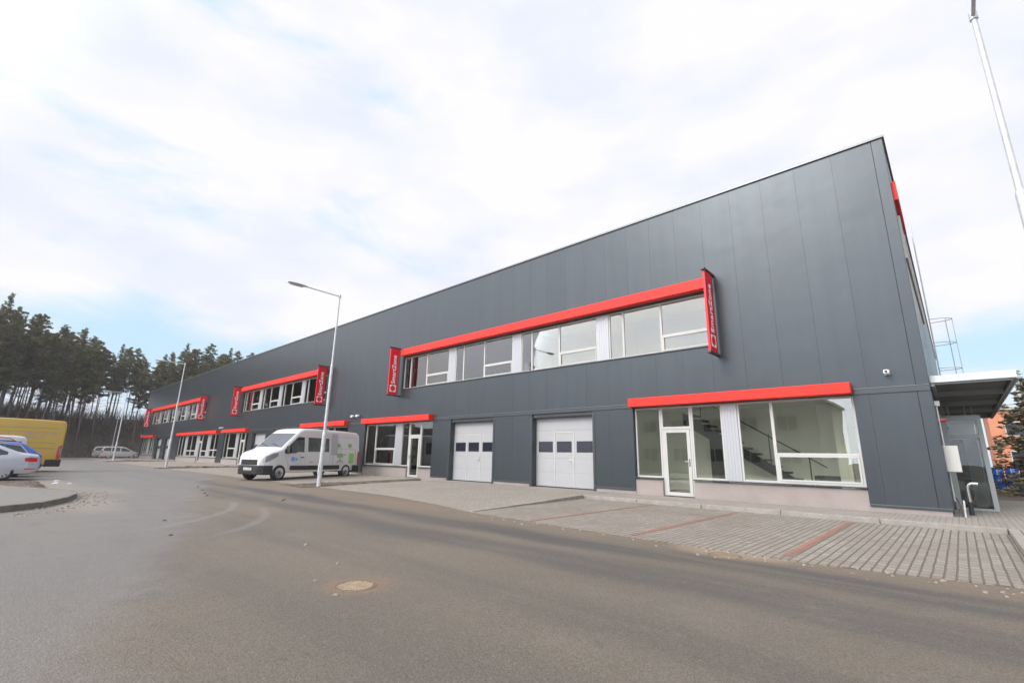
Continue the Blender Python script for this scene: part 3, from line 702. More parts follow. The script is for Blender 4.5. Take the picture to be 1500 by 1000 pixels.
# staircase in the nearest shop
w = MB()
x0, z0, x1, z1 = -7.0, 2.85, -2.85, .05
n = 15
for i in range(n):
    u = i/n; xx = x0+(x1-x0)*u; zz = z0+(z1-z0)*u
    w.box(xx, xx+.30, 1.5, 2.35, zz-.20, zz-.14)
w.add([(x0, 1.45, z0-.08), (x1, 1.45, z1+.1), (x1, 1.45, z1-.15), (x0, 1.45, z0-.50), (x0, 1.49, z0-.08), (x1, 1.49, z1+.1), (x1, 1.49, z1-.15), (x0, 1.49, z0-.50)],
      [(0,1,2,3),(7,6,5,4),(0,4,5,1),(1,5,6,2),(2,6,7,3),(3,7,4,0)])
w.add([(x0, 1.5, z0-.42), (x1, 1.5, z1-.07), (x1, 2.35, z1-.07), (x0, 2.35, z0-.42)], [(0, 1, 2, 3)])
for u in (.15, .4, .65, .9): w.cyl((x0+(x1-x0)*u, 1.47, z0+(z1-z0)*u), (x0+(x1-x0)*u, 1.47, z0+(z1-z0)*u+.95), .018, n=6)
w.cyl((x0, 1.47, z0+.75), (x1, 1.47, z1+.95), .02, n=6)
w.build('staircase', M['stair'], bld)
w = MB(); w.box(-2.60, -2.28, 1.75, 2.05, .02, 2.95); w.build('column', M['int'], bld)
w = MB(); w.box(-6.62, -6.1, 2.75, 2.9, .03, 2.05); w.build('interior_door', M['stair'], bld)
w = MB(); w.box(-3.3, -2.62, 2.0, 2.5, .02, .75); w.box(-2.2, -1.9, 1.9, 2.4, .02, .45); w.build('interior_counter', M['stair'], bld)

# ---- side wall: red canopy with window, porch and canopy
w = MB(); w.box(XR, XR+.10, .2, 2.9, 8.0, 8.55); w.build('red_canopy', M['red'], bld, bevel=.01)
w = MB(); w.box(XR, XR+.05, .7, 9.0, 6.5, 6.6); w.box(XR, XR+.05, .7, 9, 7.65, 7.75)
for k in range(8): w.box(XR, XR+.05, .7+k*1.15, .8+k*1.15, 6.6, 7.65)
o = w.build('window', M['white'], bld); g = MB(); g.box(XR+.005, XR+.02, .75, 8.95, 6.62, 7.63); g.build('pane', M['dglass'], o)
cz = 3.10
w = MB(); w.box(XR+.01, 1.22, .32, .36, cz-.02, cz+.15); w.build('canopy_fascia', M['canopy'], bld, bevel=.004)
w = MB()
y = .365
while y < 13: w.box(XR+.01, 1.15, y, y+.14, cz+.07, cz+.10); w.box(XR+.01, 1.15, y+.14, y+.20, cz+.10, cz+.13); y += .20
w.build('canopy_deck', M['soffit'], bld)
w = MB(); w.box(1.152, 1.21, .365, 13, cz-.03, cz+.14); w.box(XR+.012, XR+.08, .365, 13, cz-.10, cz+.069)
for y in (.40, 3.2, 6.2, 9.2, 12.5): w.box(XR+.082, 1.15, y, y+.09, cz-.06, cz+.068)
w.build('canopy_beam', M['porch'], bld)
w = MB(); w.cyl((1.225, .33, cz+.0), (1.225, 13, cz-.02), .045, n=10); w.build('gutter', M['porch'], bld)
# porch
py = 2.8; px0, px1 = XR+.01, .56; pz = 2.42
w = MB()
def bar(a, b_, c, d, e, f): w.box(a, b_, c, d, e, f)
for yy in (py, 4.6):
    bar(px0, px0+.13, yy, yy+.1, .0, pz); bar(px1-.10, px1+.0, yy, yy+.1, .0, pz); bar(px0+.13, px1-.1, yy, yy+.1, pz-.09, pz); bar(px0+.13, px1-.1, yy+.002, yy+.098, 1.86, 1.95)
bar(px0+.13, px1-.1, py+.002, py+.098, .0, .05)
for zz in (.0, 1.86, pz-.09): bar(px1-.08, px1-.01, py+.1, 4.6, zz, zz+.08)
bar(px0, px1, py+.101, 4.599, pz-.005, pz+.05)
p = w.build('porch', M['porch'], bld, bevel=.004)
for q in ((px0+.13, px1-.1, py+.04, py+.052, .05, 1.86), (px0+.13, px1-.1, py+.04, py+.052, 1.95, pz-.09), (px1-.05, px1-.04, py+.1, 4.6, .08, 1.86), (px0+.13, px1-.1, 4.64, 4.652, .05, 1.86)):
    g = MB(); g.box(*q); g.build('pane', M['glassfar'], p)
g = MB(); g.box(px0+.14, px1-.11, 4.56, 4.62, .03, 2.33); g.build('inner_wall', M['porchwall'], p)
g = MB(); g.box(px0+.01, px0+.40, 3.4, 3.44, .05, 1.84); g.build('notice_board', M['black'], p)
g = MB(); g.box(.03, .1, py-.05, py-.02, .9, 1.0); g.build('handle', M['black'], p)

# ================================================================== SIGNS
tm = text_mesh('SmartZone', .335, .004, .006, 1.06)
sx = [v.co.x for v in tm.vertices]; tw = max(sx)-min(sx)
def sign(x, label):
    t = thing('projecting_sign', label, 'sign', (x, 0, 0), 0, 'red signs projecting from the facade beside the upper windows')
    w = MB(); w.box(-.035, .035, -.78, -.20, 4.37, 6.98); w.build('panel', M['signred'], t, bevel=.004)
    for z in (4.30, 6.985):
        w = MB(); w.box(-.055, .055, -.86, .0, z, z+.065); w.build('bracket', M['trim'], t, bevel=.004)
    w = MB(); w.cyl((0, -.14, 4.36), (0, -.14, 6.99), .022); w.build('rod', M['trim'], t)
    s = 1.60/tw
    rot = Matrix(((0, 0, 1), (0, -1, 0), (1, 0, 0)))          # text x -> +Z, text y -> -Y, normal -> +X
    m4 = Matrix.Translation((.038, -.385, 4.98)) @ rot.to_4x4() @ Matrix.Diagonal((s, s, 1, 1))
    lettering(tm, M['letter'], t, m4)
    w = MB()   # emblem: square ring with an open diamond and corner wedges
    def q(y0, y1, z0, z1): w.box(.0352, .041, y0, y1, z0, z1)
    yc, zc, h, k = -.49, 4.72, .19, .030
    q(yc-h, yc+h, zc-h, zc-h+k); q(yc-h, yc+h, zc+h-k, zc+h); q(yc-h, yc-h+k, zc-h+k, zc+h-k); q(yc+h-k, yc+h, zc-h+k, zc+h-k)
    for sy, sz in ((1, 1), (1, -1), (-1, 1), (-1, -1)):
        p0 = (yc+sy*(h-k), zc+sz*(h-k)); c = .105
        tri = [p0, (p0[0]-sy*c, p0[1]), (p0[0], p0[1]-sz*c)]
        w.add([(.0405, *p) for p in tri]+[(.0352, *p) for p in tri], [(0, 1, 2), (5, 4, 3), (0, 3, 4, 1), (1, 4, 5, 2), (2, 5, 3, 0)])
    w.build('emblem', M['letter'], t)
    return t
for x, l in ((-5.07, 'red vertical sign nearest the building corner, right of the nearest window row'),
             (-22.6, 'red vertical sign at the left end of the nearest upper window row'),
             (-31.45, 'red vertical sign right of the middle window row, behind the lamp post'),
             (-48.35, 'red vertical sign at the left end of the middle upper window row'),
             (-58.95, 'red vertical sign at the right end of the farthest upper window row'),
             (-85.7, 'red vertical sign at the far left end of the farthest upper window row')):
    sign(x, l)

# ================================================================== WALL FITTINGS
def floodlight(x, z, label):
    t = thing('floodlight', label, 'floodlight', (x, 0, z), 0, 'small white floodlights on the facade')
    w = MB(); w.box(-.03, .03, -.07, 0, -.03, .03); w.build('bracket', M['white'], t)
    w = MB(); w.add([(-.11, -.24, -.07), (.11, -.24, -.07), (.11, -.07, -.03), (-.11, -.07, -.03), (-.11, -.20, .06), (.11, -.20, .06), (.11, -.07, .06), (-.11, -.07, .06)],
                    [(0,3,2,1),(4,5,6,7),(0,1,5,4),(1,2,6,5),(2,3,7,6),(3,0,4,7)])
    w.build('housing', M['letter'], t, bevel=.01)
    w = MB(); w.add([(-.09, -.243, -.055), (.09, -.243, -.055), (.09, -.206, .05), (-.09, -.206, .05)], [(0, 1, 2, 3)]); w.build('lens', M['lens'], t)
floodlight(-27.35, 3.42, 'left white floodlight of the pair on the wall above the van rear')
floodlight(-26.75, 3.42, 'right white floodlight of the pair on the wall above the van rear')
floodlight(-52.9, 3.4, 'left white floodlight of the pair between two distant red canopies')
floodlight(-52.3, 3.4, 'right white floodlight of the pair between two distant red canopies')
floodlight(-89.4, 3.3, 'white floodlight at the far left end of the facade')
t = thing('security_camera', 'small white security camera on the wall near the building corner', 'camera', (-1.03, 0, 3.37))
w = MB(); w.box(-.06, .06, -.02, 0, -.06, .07); w.box(-.035, .035, -.09, -.021, -.02, .05); w.build('mount', M['white'], t, bevel=.006)
w = MB(); w.box(-.055, .055, -.24, -.08, -.045, .045); w.build('housing', M['letter'], t, bevel=.012)
w = MB(); w.cyl((0, -.238, 0), (0, -.25, 0), .03, n=16); w.build('lens', M['dglass'], t)
# meter cabinet, alarm lamp, conduit, pipe bend
t = thing('meter_cabinet', 'white meter cabinet on the side wall beside the glazed porch', 'cabinet', (XR, .35, .98))
w = MB(); w.box(.0, .27, 0, .5, 0, .60); w.build('case', M['cabinet'], t, bevel=.006)
w = MB(); w.box(.02, .265, -.008, -.001, .012, .588); w.build('door', M['cabinet'], t, bevel=.003)
w = MB(); w.box(.012, .02, -.014, -.008, .05, .55); w.build('hinge', M['porch'], t)
t = thing('alarm_siren', 'small red alarm lamp on the side wall under the canopy', 'siren', (XR, 1.0, 2.22))
w = MB(); w.cyl((.0, 0, 0), (.03, 0, 0), .055, n=14); w.build('base', M['letter'], t); w = MB(); w.cyl((.03, 0, 0), (.16, 0, 0), .05, .04, 14); w.build('dome', M['lamp_red'], t)
t = thing('wall_lamp', 'small white lamp on the side wall above the red alarm', 'lamp', (XR, .9, 2.62))
w = MB(); w.box(0, .10, -.06, .06, -.05, .07); w.build('housing', M['letter'], t, bevel=.01); w = MB(); w.box(.02, .09, -.05, .05, -.058, -.051); w.build('lens', M['lens'], t)
w = MB(); w.tube([(XR+.03, .862, .3), (XR+.03, .862, 2.55)], .02); tag(w.build('cable_conduit', M['galv'], None, True), 'thin grey cable conduit running above and below the white meter cabinet', 'conduit')
t = thing('vent_pipe', 'bent shiny steel pipe in a black sleeve standing before the porch', 'pipe', (.02, .95, 0))
w = MB(); w.cyl((0, 0, -.05), (0, 0, .30), .046, n=16); w.build('sleeve', M['black'], t, True)
pts = [(0, 0, .3), (0, 0, .62)]+[(.1-.1*cos(a), 0, .62+.1*sin(a)) for a in [pi/2*k/8 for k in range(1, 9)]]+[(.2, 0, .72)]
w = MB(); w.tube(pts, .036, 14); w.build('bend', M['chrome'], t, True)
w = MB(); w.tube([(-.14, .2, -.05), (-.15, .2, .25), (-.20, .2, .42)], .016); tag(w.build('ground_cable', M['darkstone'], None, True), 'brown earth cable rising from the paving at the building corner', 'cable')
w = MB(); w.tube([(-.10, .22, -.05), (-.08, .22, .36)], .02); tag(w.build('marker_post', M['galv'], None, True), 'thin grey steel stub rising beside the brown earth cable', 'post')
# roof ladder
t = thing('roof_ladder', 'galvanised roof ladder with safety cage on the side wall above the canopy', 'ladder', (XR, 8.2, 3.3))
w = MB()
for y in (-.22, .22): w.cyl((.2, y, -3.2), (.2, y, 7.2), .022, n=8)
w.build('stile', M['galv'], t); w = MB()
for k in range(36): w.cyl((.2, -.22, -3.0+k*.28), (.2, .22, -3.0+k*.28), .014, n=6)
w.build('rung', M['galv'], t); w = MB()
for z in (.3, 1.25, 2.2, 3.1): w.tube([(.2+.62*sin(a), -.33*cos(a), z) for a in [pi*k/12 for k in range(13)]], .012, 6)
for a in (.0, pi/4, pi/2, 3*pi/4, pi): w.cyl((.2+.62*sin(a), -.33*cos(a), -.6), (.2+.62*sin(a), -.33*cos(a), 3.1), +.009, n=6)
w.build('cage', M['galv'], t)
# ================================================================== STREET LAMPS
def lamp(x, y, label, arm=2.0, rz=0, Hh=7.75, zb=-.12):
    t = thing('street_lamp', label, 'street lamp', (x, y, zb), rz, 'galvanised street lamps along the yard')
    w = MB(); w.cyl((0, 0, -.1), (0, 0, 2.0), .082, .078, 16); w.cyl((0, 0, 2.0), (0, 0, 2.08), .078, .06, 16); w.cyl((0, 0, 2.08), (0, 0, 4.75), .06, .056, 14); w.cyl((0, 0, 4.75), (0, 0, 4.81), .056, .04, 14); w.cyl((0, 0, 4.81), (0, 0, Hh), .04, .033, 14)
    w.build('pole', M['galv'], t, True)
    w = MB(); w.box(-.05, .05, -.088, -.080, .45, .85); w.build('service_door', M['galv'], t, bevel=.004)
    w = MB(); w.cyl((0, .06, Hh), (0, -arm+.55, Hh+.03), .026, .024, 12); w.cyl((0, 0, Hh-.06), (0, 0, Hh+.07), .05, n=12); w.build('arm', M['galv'], t, True)
    w = MB(); L_ = -arm+.6
    secs = [(0, .05, .035), (-.12, .10, .05), (-.35, .14, .065), (-.62, .13, .055), (-.78, .08, .03)]
    vs = []
    for dy, hw, hh in secs:
        for a in range(12):
            q = 2*pi*a/12; vs.append((hw*cos(q), L_+dy, Hh+.03+hh*sin(q)*(1 if sin(q) > 0 else .55)))
    n = 12; fs = [(k*n+i, k*n+(i+1) % n, (k+1)*n+(i+1) % n, (k+1)*n+i) for k in range(4) for i in range(n)]+[tuple(range(n)), tuple(range(5*n-1, 4*n-1, -1))]
    w.add(vs, fs); w.build('head', M['lampgrey'], t, True)
    w = MB(); w.box(-.095, .095, L_-.66, L_-.16, Hh-.022, Hh-.008); w.build('lens', M['lens'], t, bevel=.01)
    return t
lamp(-18.35, -6.15, 'tall galvanised street lamp on the soil strip in front of the white panel van')
lamp(-42.75, -6.1, 'galvanised street lamp standing before the far window row, second from the van', 1.75)
lamp(-71.0, -5.35, 'distant galvanised street lamp beside the parked estate cars, the taller looking of two', 2.1)
lamp(-96.6, -2.35, 'farthest and shortest looking street lamp behind the parked estate cars', 1.6)
lamp(1.15, -6.1, 'nearest street lamp pole cut off by the upper right edge of the photo', 1.9, zb=0)

# ================================================================== VEHICLES
def interp(tab, x):
    if x <= tab[0][0]: return tab[0][1]
    for (a, p), (b_, q) in zip(tab, tab[1:]):
        if x <= b_:
            u = (x-a)/(b_-a); return p+(q-p)*u
    return tab[-1][1]
class Body:
    """lofted body shell; x forward, tables run from rear (-) to front (+)"""
    def __init__(s, top, hw, bot, belt, tumble, rc, zmax):
        s.top, s.hw, s.bot, s.belt, s.tum, s.rc, s.zmax = top, hw, bot, belt, tumble, rc, zmax
    def ztop(s, x): return interp(s.top, x)
    def rcx(s, x): return min(s.rc, (s.ztop(x)-interp(s.bot, x))*.4)
    def w(s, x, z):
        hw = interp(s.hw, x); b = s.belt if not isinstance(s.belt, list) else interp(s.belt, x)
        k = max(0, (z-b)/(s.zmax-b)); lo = max(0, (.55-z)/.4)
        return hw*(1-s.tum*k**1.15-.045*lo**2)
    def side(s, x, z, off=0):
        zt, rc = s.ztop(x), s.rcx(x)
        if z <= zt-rc: return Vector((x, s.w(x, z)+off, z))
        c = min(1, (z-(zt-rc))/rc); w0 = s.w(x, zt-rc); return Vector((x, w0-rc*(1-math.sqrt(max(0, 1-c*c)))+off, z))
    def topp(s, x, y, off=0):
        zt, rc = s.ztop(x), s.rcx(x); w0 = s.w(x, zt-rc); a = abs(y)
        crown = .03*(1-(a/max(w0, .1))**2) if w0 > .1 else 0
        if a <= w0-rc: return Vector((x, y, zt+crown*.6+off))
        c = min(1, (a-(w0-rc))/rc); return Vector((x, y, zt-rc*(1-math.sqrt(max(0, 1-c*c)))+crown*.6*0+off))
    def section(s, x):
        zb, zt, rc = interp(s.bot, x), s.ztop(x), s.rcx(x); pts = [(0, zb), (s.w(x, zb)*.8, zb)]
        for i in range(9):
            z = zb+.03+(zt-rc-zb-.03)*i/8; pts.append((s.w(x, z), z))
        w0 = s.w(x, zt-rc)
        for i in range(1, 6):
            a = pi/2*i/5; pts.append((w0-rc*(1-cos(a)), zt-rc+rc*sin(a)))
        for i in (1, 2, 3): 
            y = (w0-rc)*(1-i/3); pts.append((y, zt+.018*(1-(y/max(w0, .1))**2)))
        return pts
    def mesh(s, n=90):
        x0, x1 = s.top[0][0], s.top[-1][0]
        xs = sorted({x0+(x1-x0)*i/n for i in range(n+1)} | {p[0] for p in s.top} | {p[0] for p in s.hw})
        xs = [x for i, x in enumerate(xs) if i == 0 or x-xs[i-1] > .004 or x == xs[-1]]
        b = MB(); rings = []
        for x in xs:
            h = s.section(x); ring = [(x, y, z) for y, z in h]+[(x, -y, z) for y, z in reversed(h[1:-1])]
            rings.append(ring)
        k = len(rings[0]); vs = [v for r in rings for v in r]
        fs = [(i*k+j, i*k+(j+1) % k, (i+1)*k+(j+1) % k, (i+1)*k+j) for i in range(len(xs)-1) for j in range(k)]
        fs += [tuple(range(k-1, -1, -1)), tuple(range((len(xs)-1)*k, len(xs)*k))]
        b.add(vs, fs); return b
def body_object(B, wheels, r, m, parent, name='body'):
    o = B.mesh().build(name, [m, M['black']], parent)
    o.data.polygons.foreach_set('material_index', [0]*len(o.data.polygons))
    c = MB()
    for wx in wheels:
        for s in (-1, 1): c.cyl((wx, s*.5, r), (wx, s*1.4, r), r+.06, n=28)
    co = c.build('cut', [m, M['black']]); co.data.polygons.foreach_set('material_index', [1]*len(co.data.polygons))
    md = o.modifiers.new('b', 'BOOLEAN'); md.object = co; md.operation = 'DIFFERENCE'; md.solver = 'EXACT'
    try: md.material_mode = 'INDEX'
    except Exception: pass
    dg = bpy.context.evaluated_depsgraph_get(); dg.update()
    me = bpy.data.meshes.new_from_object(o.evaluated_get(dg)); o.modifiers.clear(); old = o.data; o.data = me; me.name = name
    cm = co.data; bpy.data.objects.remove(co); smooth_by_angle(me, 32)
    return o
def patch_side(B, cols, side, off=.004, nz=5):
    """cols: (x, zlow, zhigh)"""
    b = MB(); vs = []; dense = []
    for (xa, la, ha), (xb, lb, hb) in zip(cols, cols[1:]):
        k = max(2, int(abs(xb-xa)/.06))
        dense += [(xa+(xb-xa)*i/k, la+(lb-la)*i/k, ha+(hb-ha)*i/k) for i in range(k)]
    dense.append(cols[-1])
    for x, lo, hi in dense:
        for j in range(nz+1):
            p = B.side(x, lo+(hi-lo)*j/nz, off); vs.append((p.x, p.y*side, p.z))
    k = nz+1; f = [(i*k+j, (i+1)*k+j, (i+1)*k+j+1, i*k+j+1) for i in range(len(dense)-1) for j in range(nz)]
    if side < 0: f = [q[::-1] for q in f]
    b.add(vs, f); return b
def patch_top(B, x0, x1, yf0, yf1, off=.004, n=14, ny=14):
    """windscreen: from x0 (half width yf0) to x1 (half width yf1), fractions of the section width"""
    b = MB(); vs = []
    for i in range(n+1):
        u = i/n; x = x0+(x1-x0)*u; wmax = B.w(x, B.ztop(x)-B.rcx(x)); hw = wmax*(yf0+(yf1-yf0)*u)
        for j in range(ny+1):
            p = B.topp(x, -hw+2*hw*j/ny, off); vs.append(p)
    k = ny+1; b.add(vs, [(i*k+j, i*k+j+1, (i+1)*k+j+1, (i+1)*k+j) for i in range(n) for j in range(ny)]); return b
def wheel(parent, x, y, r, wd, rim, spokes=0):
    s = 1 if y > 0 else -1
    t = MB(); h = wd/2
    t.lathe([(r*.66, -h), (r*.93, -h), (r, -h*.72), (r, h*.72), (r*.93, h), (r*.66, h)], 32, 'Y')
    o = t.build('wheel', M['tyre'], parent, True, loc=(x, y, r))
    d = MB()
    d.lathe([(r*.66, s*h*.92), (r*.62, s*h*.95), (r*.60, s*h*.55), (.001, s*h*.5)] if spokes else [(r*.66, s*h*.92), (r*.6, s*h*.9), (r*.5, s*h*.55), (r*.36, s*h*.8), (r*.2, s*h*.85), (.001, s*h*.85)], 28, 'Y')
    rm = d.build('rim', M['black'] if spokes else rim, o, True)
    if spokes:
        q = MB(); q.lathe([(r*.66, s*h*.90), (r*.665, s*h*1.0), (r*.60, s*h*1.0), (r*.595, s*h*.8)], 28, 'Y')
        for k in range(spokes):
            a = 2*pi*k/spokes; c_, s_ = cos(a), sin(a); e = Vector((c_, 0, s_)); n_ = Vector((-s_, 0, c_))
            p = [e*.05-n_*.035, e*r*.62-n_*.026, e*r*.62+n_*.026, e*.05+n_*.035]
            q.add([(v.x, s*h*.93, v.z) for v in p]+[(v.x, s*h*.6, v.z) for v in p], [(0, 1, 2, 3), (7, 6, 5, 4), (0, 4, 5, 1), (1, 5, 6, 2), (2, 6, 7, 3), (3, 7, 4, 0)])
        q.lathe([(.07, s*h*.94), (.06, s*h*1.0), (.001, s*h*1.0)], 16, 'Y')
        q.build('spokes', rim, o)
    else:
        q = MB(); 
        for k in range(8):
            a = 2*pi*k/8; q.cyl((r*.43*cos(a), s*h*.60, r*.43*sin(a)), (r*.43*cos(a), s*h*.70, r*.43*sin(a)), r*.055, n=8)
        q.cyl((0, s*h*.8, 0), (0, s*h*.97, 0), r*.17, r*.14, 14); q.build('hub_cap', M['black'], o)
    return o
def wrap(B, x_start, z0, z1, off, front=True, n=26, capx=None):
    """bumper wrapping one end of the body"""
    x1 = B.top[-1][0] if front else B.top[0][0]; s = 1 if front else -1
    b = MB(); outl = []
    for i in range(n+1):
        x = x_start+(x1-x_start)*i/n; outl.append((x, B.w(x, (z0+z1)/2)+off))
    pl = [(x, y) for x, y in outl]+[(x1+s*off*1.4, outl[-1][1]*.86)]
    full = pl+[(x, -y) for x, y in reversed(pl)]
    k = len(full); zs = [(z0, .95), (z0+.05, 1.0), (z1-.03, 1.0), (z1, .985)]
    vs = [(x if m_ == 1 else x_start+(x-x_start)*(m_ if abs(x-x_start) > .05 else 1), y*(.985 if m_ < 1 else 1), z) for z, m_ in zs for x, y in full]
    fs = [(j*k+i, j*k+(i+1), (j+1)*k+(i+1), (j+1)*k+i) for j in range(3) for i in range(k-1)]
    fs += [tuple(range(3*k, 4*k)), tuple(range(k-1, -1, -1))]
    b.add(vs, fs); return b
def seam(B, path, side, wd=.008):
    """thin gap line following (x,z) path"""
    b = MB()
    for (xa, za), (xb, zb) in zip(path, path[1:]):
        k = max(1, int(math.hypot(xb-xa, zb-za)/.12)); d = Vector((xb-xa, zb-za)).normalized(); nn = Vector((-d.y, d.x))*wd/2
        for i in range(k):
            p = [(xa+(xb-xa)*u, za+(zb-za)*u) for u in (i/k, (i+1)/k)]
            vs = [B.side(p[0][0]-nn.x, p[0][1]-nn.y, .002), B.side(p[1][0]-nn.x, p[1][1]-nn.y, .002), B.side(p[1][0]+nn.x, p[1][1]+nn.y, .002), B.side(p[0][0]+nn.x, p[0][1]+nn.y, .002)]
            b.add([(v.x, v.y*side, v.z) for v in vs], [(0, 1, 2, 3)])
    return b
def plate(parent, x, y, z, w_, m='plate', front=True, txt=None, rz=0):
    b = MB(); s = 1 if front else -1; b.box(min(x, x+s*.008), max(x, x+s*.008), y-w_/2, y+w_/2, z-.055, z+.055)
    o = b.build('number_plate', M[m], parent)
    if txt:
        me = text_mesh(txt, .085, .001); xs = [v.co.x for v in me.vertices]; wd = max(xs)-min(xs); k = w_*.82/wd
        rot = Matrix(((0, 0, s), (s, 0, 0), (0, 1, 0)))
        lettering(me, M['black'], o, Matrix.Translation((x+s*.0085, y-s*w_*.41, z-.03)) @ rot.to_4x4() @ Matrix.Diagonal((k, 1, 1, 1)))
    return o

# ---- big panel vans
def van_body(Hr, rc=.17, tum=.13):
    h = Hr
    top = [(-3.1, h-.45), (-3.08, h-.22), (-3.02, h-.08), (-2.9, h-.03), (-2.0, h), (.4, h+.01), (.9, h-.03), (1.15, h-.10), (1.35, h-.24), (2.2, 1.46), (2.34, 1.40), (2.78, 1.27), (2.97, 1.17), (3.06, 1.03), (3.1, .88)]
    hw = [(-3.1, .93), (-3.04, .98), (-2.8, 1.0), (1.9, 1.0), (2.5, .97), (2.8, .90), (2.98, .80), (3.1, .64)]
    bot = [(-3.1, .36), (3.1, .32)]
    return Body(top, hw, bot, 1.25, tum, rc, h)
def panel_van(name, label, paint, Hr, loc, rz, windows=True, rc=.17, tum=.13):
    t = thing(name, label, 'van', loc, rz); B = van_body(Hr, rc, tum); f, rr = 2.26, -2.07
    body_object(B, (f, rr), .345, paint, t)
    for wx in (f, rr):
        for s in (-1, 1): wheel(t, wx, s*.89, .355, .23, M['steelrim'])
    wrap(B, 2.62, .27, .68, .02).build('front_bumper', M['black'], t, False)
    wrap(B, -2.5, .28, .66, .045, False).build('rear_bumper', M['black'], t, False)
    b = MB(); b.box(3.085, 3.118, -.50, .50, .70, .93)
    for k in range(5): b.box(3.118, 3.128, -.49, .49, .715+k*.044, .738+k*.044)
    b.build('grille', M['black'], t)
    for s in (-1, 1):
        b = MB(); b.box(3.122, 3.14, min(s*.34, s*.62), max(s*.34, s*.62), .40, .52); b.build('fog_light_recess', M['joint'], t, bevel=.004)
    b = MB(); b.box(3.122, 3.136, -.30, .30, .33, .40); b.build('lower_intake', M['joint'], t)
    b = MB(); b.cyl((3.06, 0, 1.0), (3.09, 0, .985), .05, .04, 4); b.build('badge', M['chrome'], t)
    patch_top(B, 1.40, 2.16, .90, .93).build('windscreen', M['wglass'], t, True)
    b = MB()
    for y0, y1 in ((.62, -.02), (-.1, -.7)):
        p0, p1 = B.topp(2.14, y0, .02), B.topp(1.98, y1, .02); b.cyl(p0, p1, .012, n=6)
    b.build('wiper', M['black'], t)
    for s in (-1, 1):
        patch_side(B, [(2.42, 1.10, 1.26), (2.62, .98, 1.23), (2.85, .85, 1.13), (3.02, .78, 1.0)], s, .006).build('headlight', M['lamp_white'], t, True)
        patch_side(B, [(.93, 1.30, 2.02), (1.30, 1.31, 2.02), (1.45, 1.25, 1.92), (1.95, 1.22, 1.50), (2.08, 1.22, 1.40)], s).build('door_window', M['vglass'], t, True)
        seam(B, [(2.98, 1.05), (2.7, 1.17), (2.35, 1.29), (2.2, 1.31)], s, .012).build('panel_gap', M['seam'], t)
        m_ = MB(); px, pz = 1.92, 1.28; w0 = B.w(px, pz)
        m_.box(px-.07, px+.09, s*(w0+.10)-.11, s*(w0+.10)+.11, pz-.02, pz+.30); m_.cyl((px+.05, s*(w0-.03), pz+.03), (px+.02, s*(w0+.06), pz+.06), .03, n=8)
        m_.build('mirror', M['black'], t, bevel=.03)
        if windows: patch_side(B, [(.70, 1.33, 2.02), (-.73, 1.33, 2.02)], s).build('side_window', M['vglass'], t, True)
        patch_side(B, [(1.72, .50, .66), (1.66, .46, .67), (-1.55, .46, .67)], s, .014).build('side_moulding', M['black'], t, True)
        patch_side(B, [(-2.62, .46, .67), (-2.85, .46, .67)], s, .014).build('side_moulding', M['black'], t, True)
        sm = seam(B, [(.82, 2.08), (.82, .48)], s); q = seam(B, [(2.05, 1.15), (1.85, .75), (1.78, .48)], s); sm.add(q.v, q.f)
        q = seam(B, [(-.85, 2.1), (-.85, .48)], s); sm.add(q.v, q.f); q = seam(B, [(-.86, 1.24), (-2.8, 1.24)], s); sm.add(q.v, q.f); q = seam(B, [(-.2, 2.12), (-2.85, 2.12)], s); sm.add(q.v, q.f)
        sm.build('panel_gap', M['seam'], t)
        m_ = MB(); p = B.side(1.02, 1.06, 0); m_.box(.92, 1.12, min(s*p.y, s*(p.y+.02)), max(s*p.y, s*(p.y+.02)), 1.03, 1.075); m_.build('door_handle', M['black'], t)
        patch_side(B, [(-2.90, .70, 1.30), (-2.97, .68, 1.42), (-3.06, .70, 1.40)], s, .012).build('tail_light', M['lamp_red'], t, True)
    return t, B
van, VB = panel_van('panel_van', 'white panel van with a green chair picture on its side, parked before the shop fronts', M['vanwhite'], 2.46, (-24.88, -3.99, -.12), radians(-70.1))
plate(van, 3.135, -.02, .52, .50, txt='6AC 8287')
# picture lettering wrap on the van side (left side, y > 0)
def dec(name, cols, m, off=.005): patch_side(VB, cols, 1, off, 4).build(name, M[m], van, True)
def drect(name, x0, x1, z0, z1, m, off=.005): dec(name, [(x0, z0, z1), (x1, z0, z1)], m, off)
drect('side_graphic', -.88, -1.36, 1.18, 2.28, 'decgrey'); 
drect('side_graphic', -1.02, -1.07, .70, 1.50, 'decgrey', .007); drect('side_graphic', -.98, -2.75, 1.495, 1.52, 'decgrey', .007); drect('side_graphic', -2.70, -2.74, .72, 1.49, 'decgrey', .006)
drect('side_graphic', -2.22, -2.62, .80, 1.30, 'decgreen'); drect('side_graphic', -2.24, -2.6, .775, .80, 'seam', .006)
dec('side_graphic', [(-2.12, 1.66, 1.74), (-2.2, 1.58, 1.80), (-2.3, 1.55, 1.82), (-2.38, 1.60, 1.80), (-2.44, 1.68, 1.76)], 'decolive')
b = MB()
for (x0, x1, z0, z1) in ((-1.33, -1.38, 1.10, 1.78),): pass
drect('chair_graphic', -1.30, -1.36, 1.08, 1.75, 'decgreen', .007); dec('chair_graphic', [(-1.28, 1.62, 1.72), (-1.36, 1.56, 1.80), (-1.50, 1.58, 1.78), (-1.56, 1.66, 1.74)], 'decolive', .008)
drect('chair_graphic', -1.56, -1.60, 1.2, 1.70, 'decgreen', .007)
dec('chair_graphic', [(-1.36, 1.10, 1.26), (-1.44, 1.08, 1.28), (-1.72, 1.10, 1.27), (-1.78, 1.14, 1.22)], 'decolive', .007); drect('chair_graphic', -1.34, -1.80, 1.05, 1.09, 'decgreen', .007)
drect('chair_graphic', -1.54, -1.58, .90, 1.05, 'seam', .007)
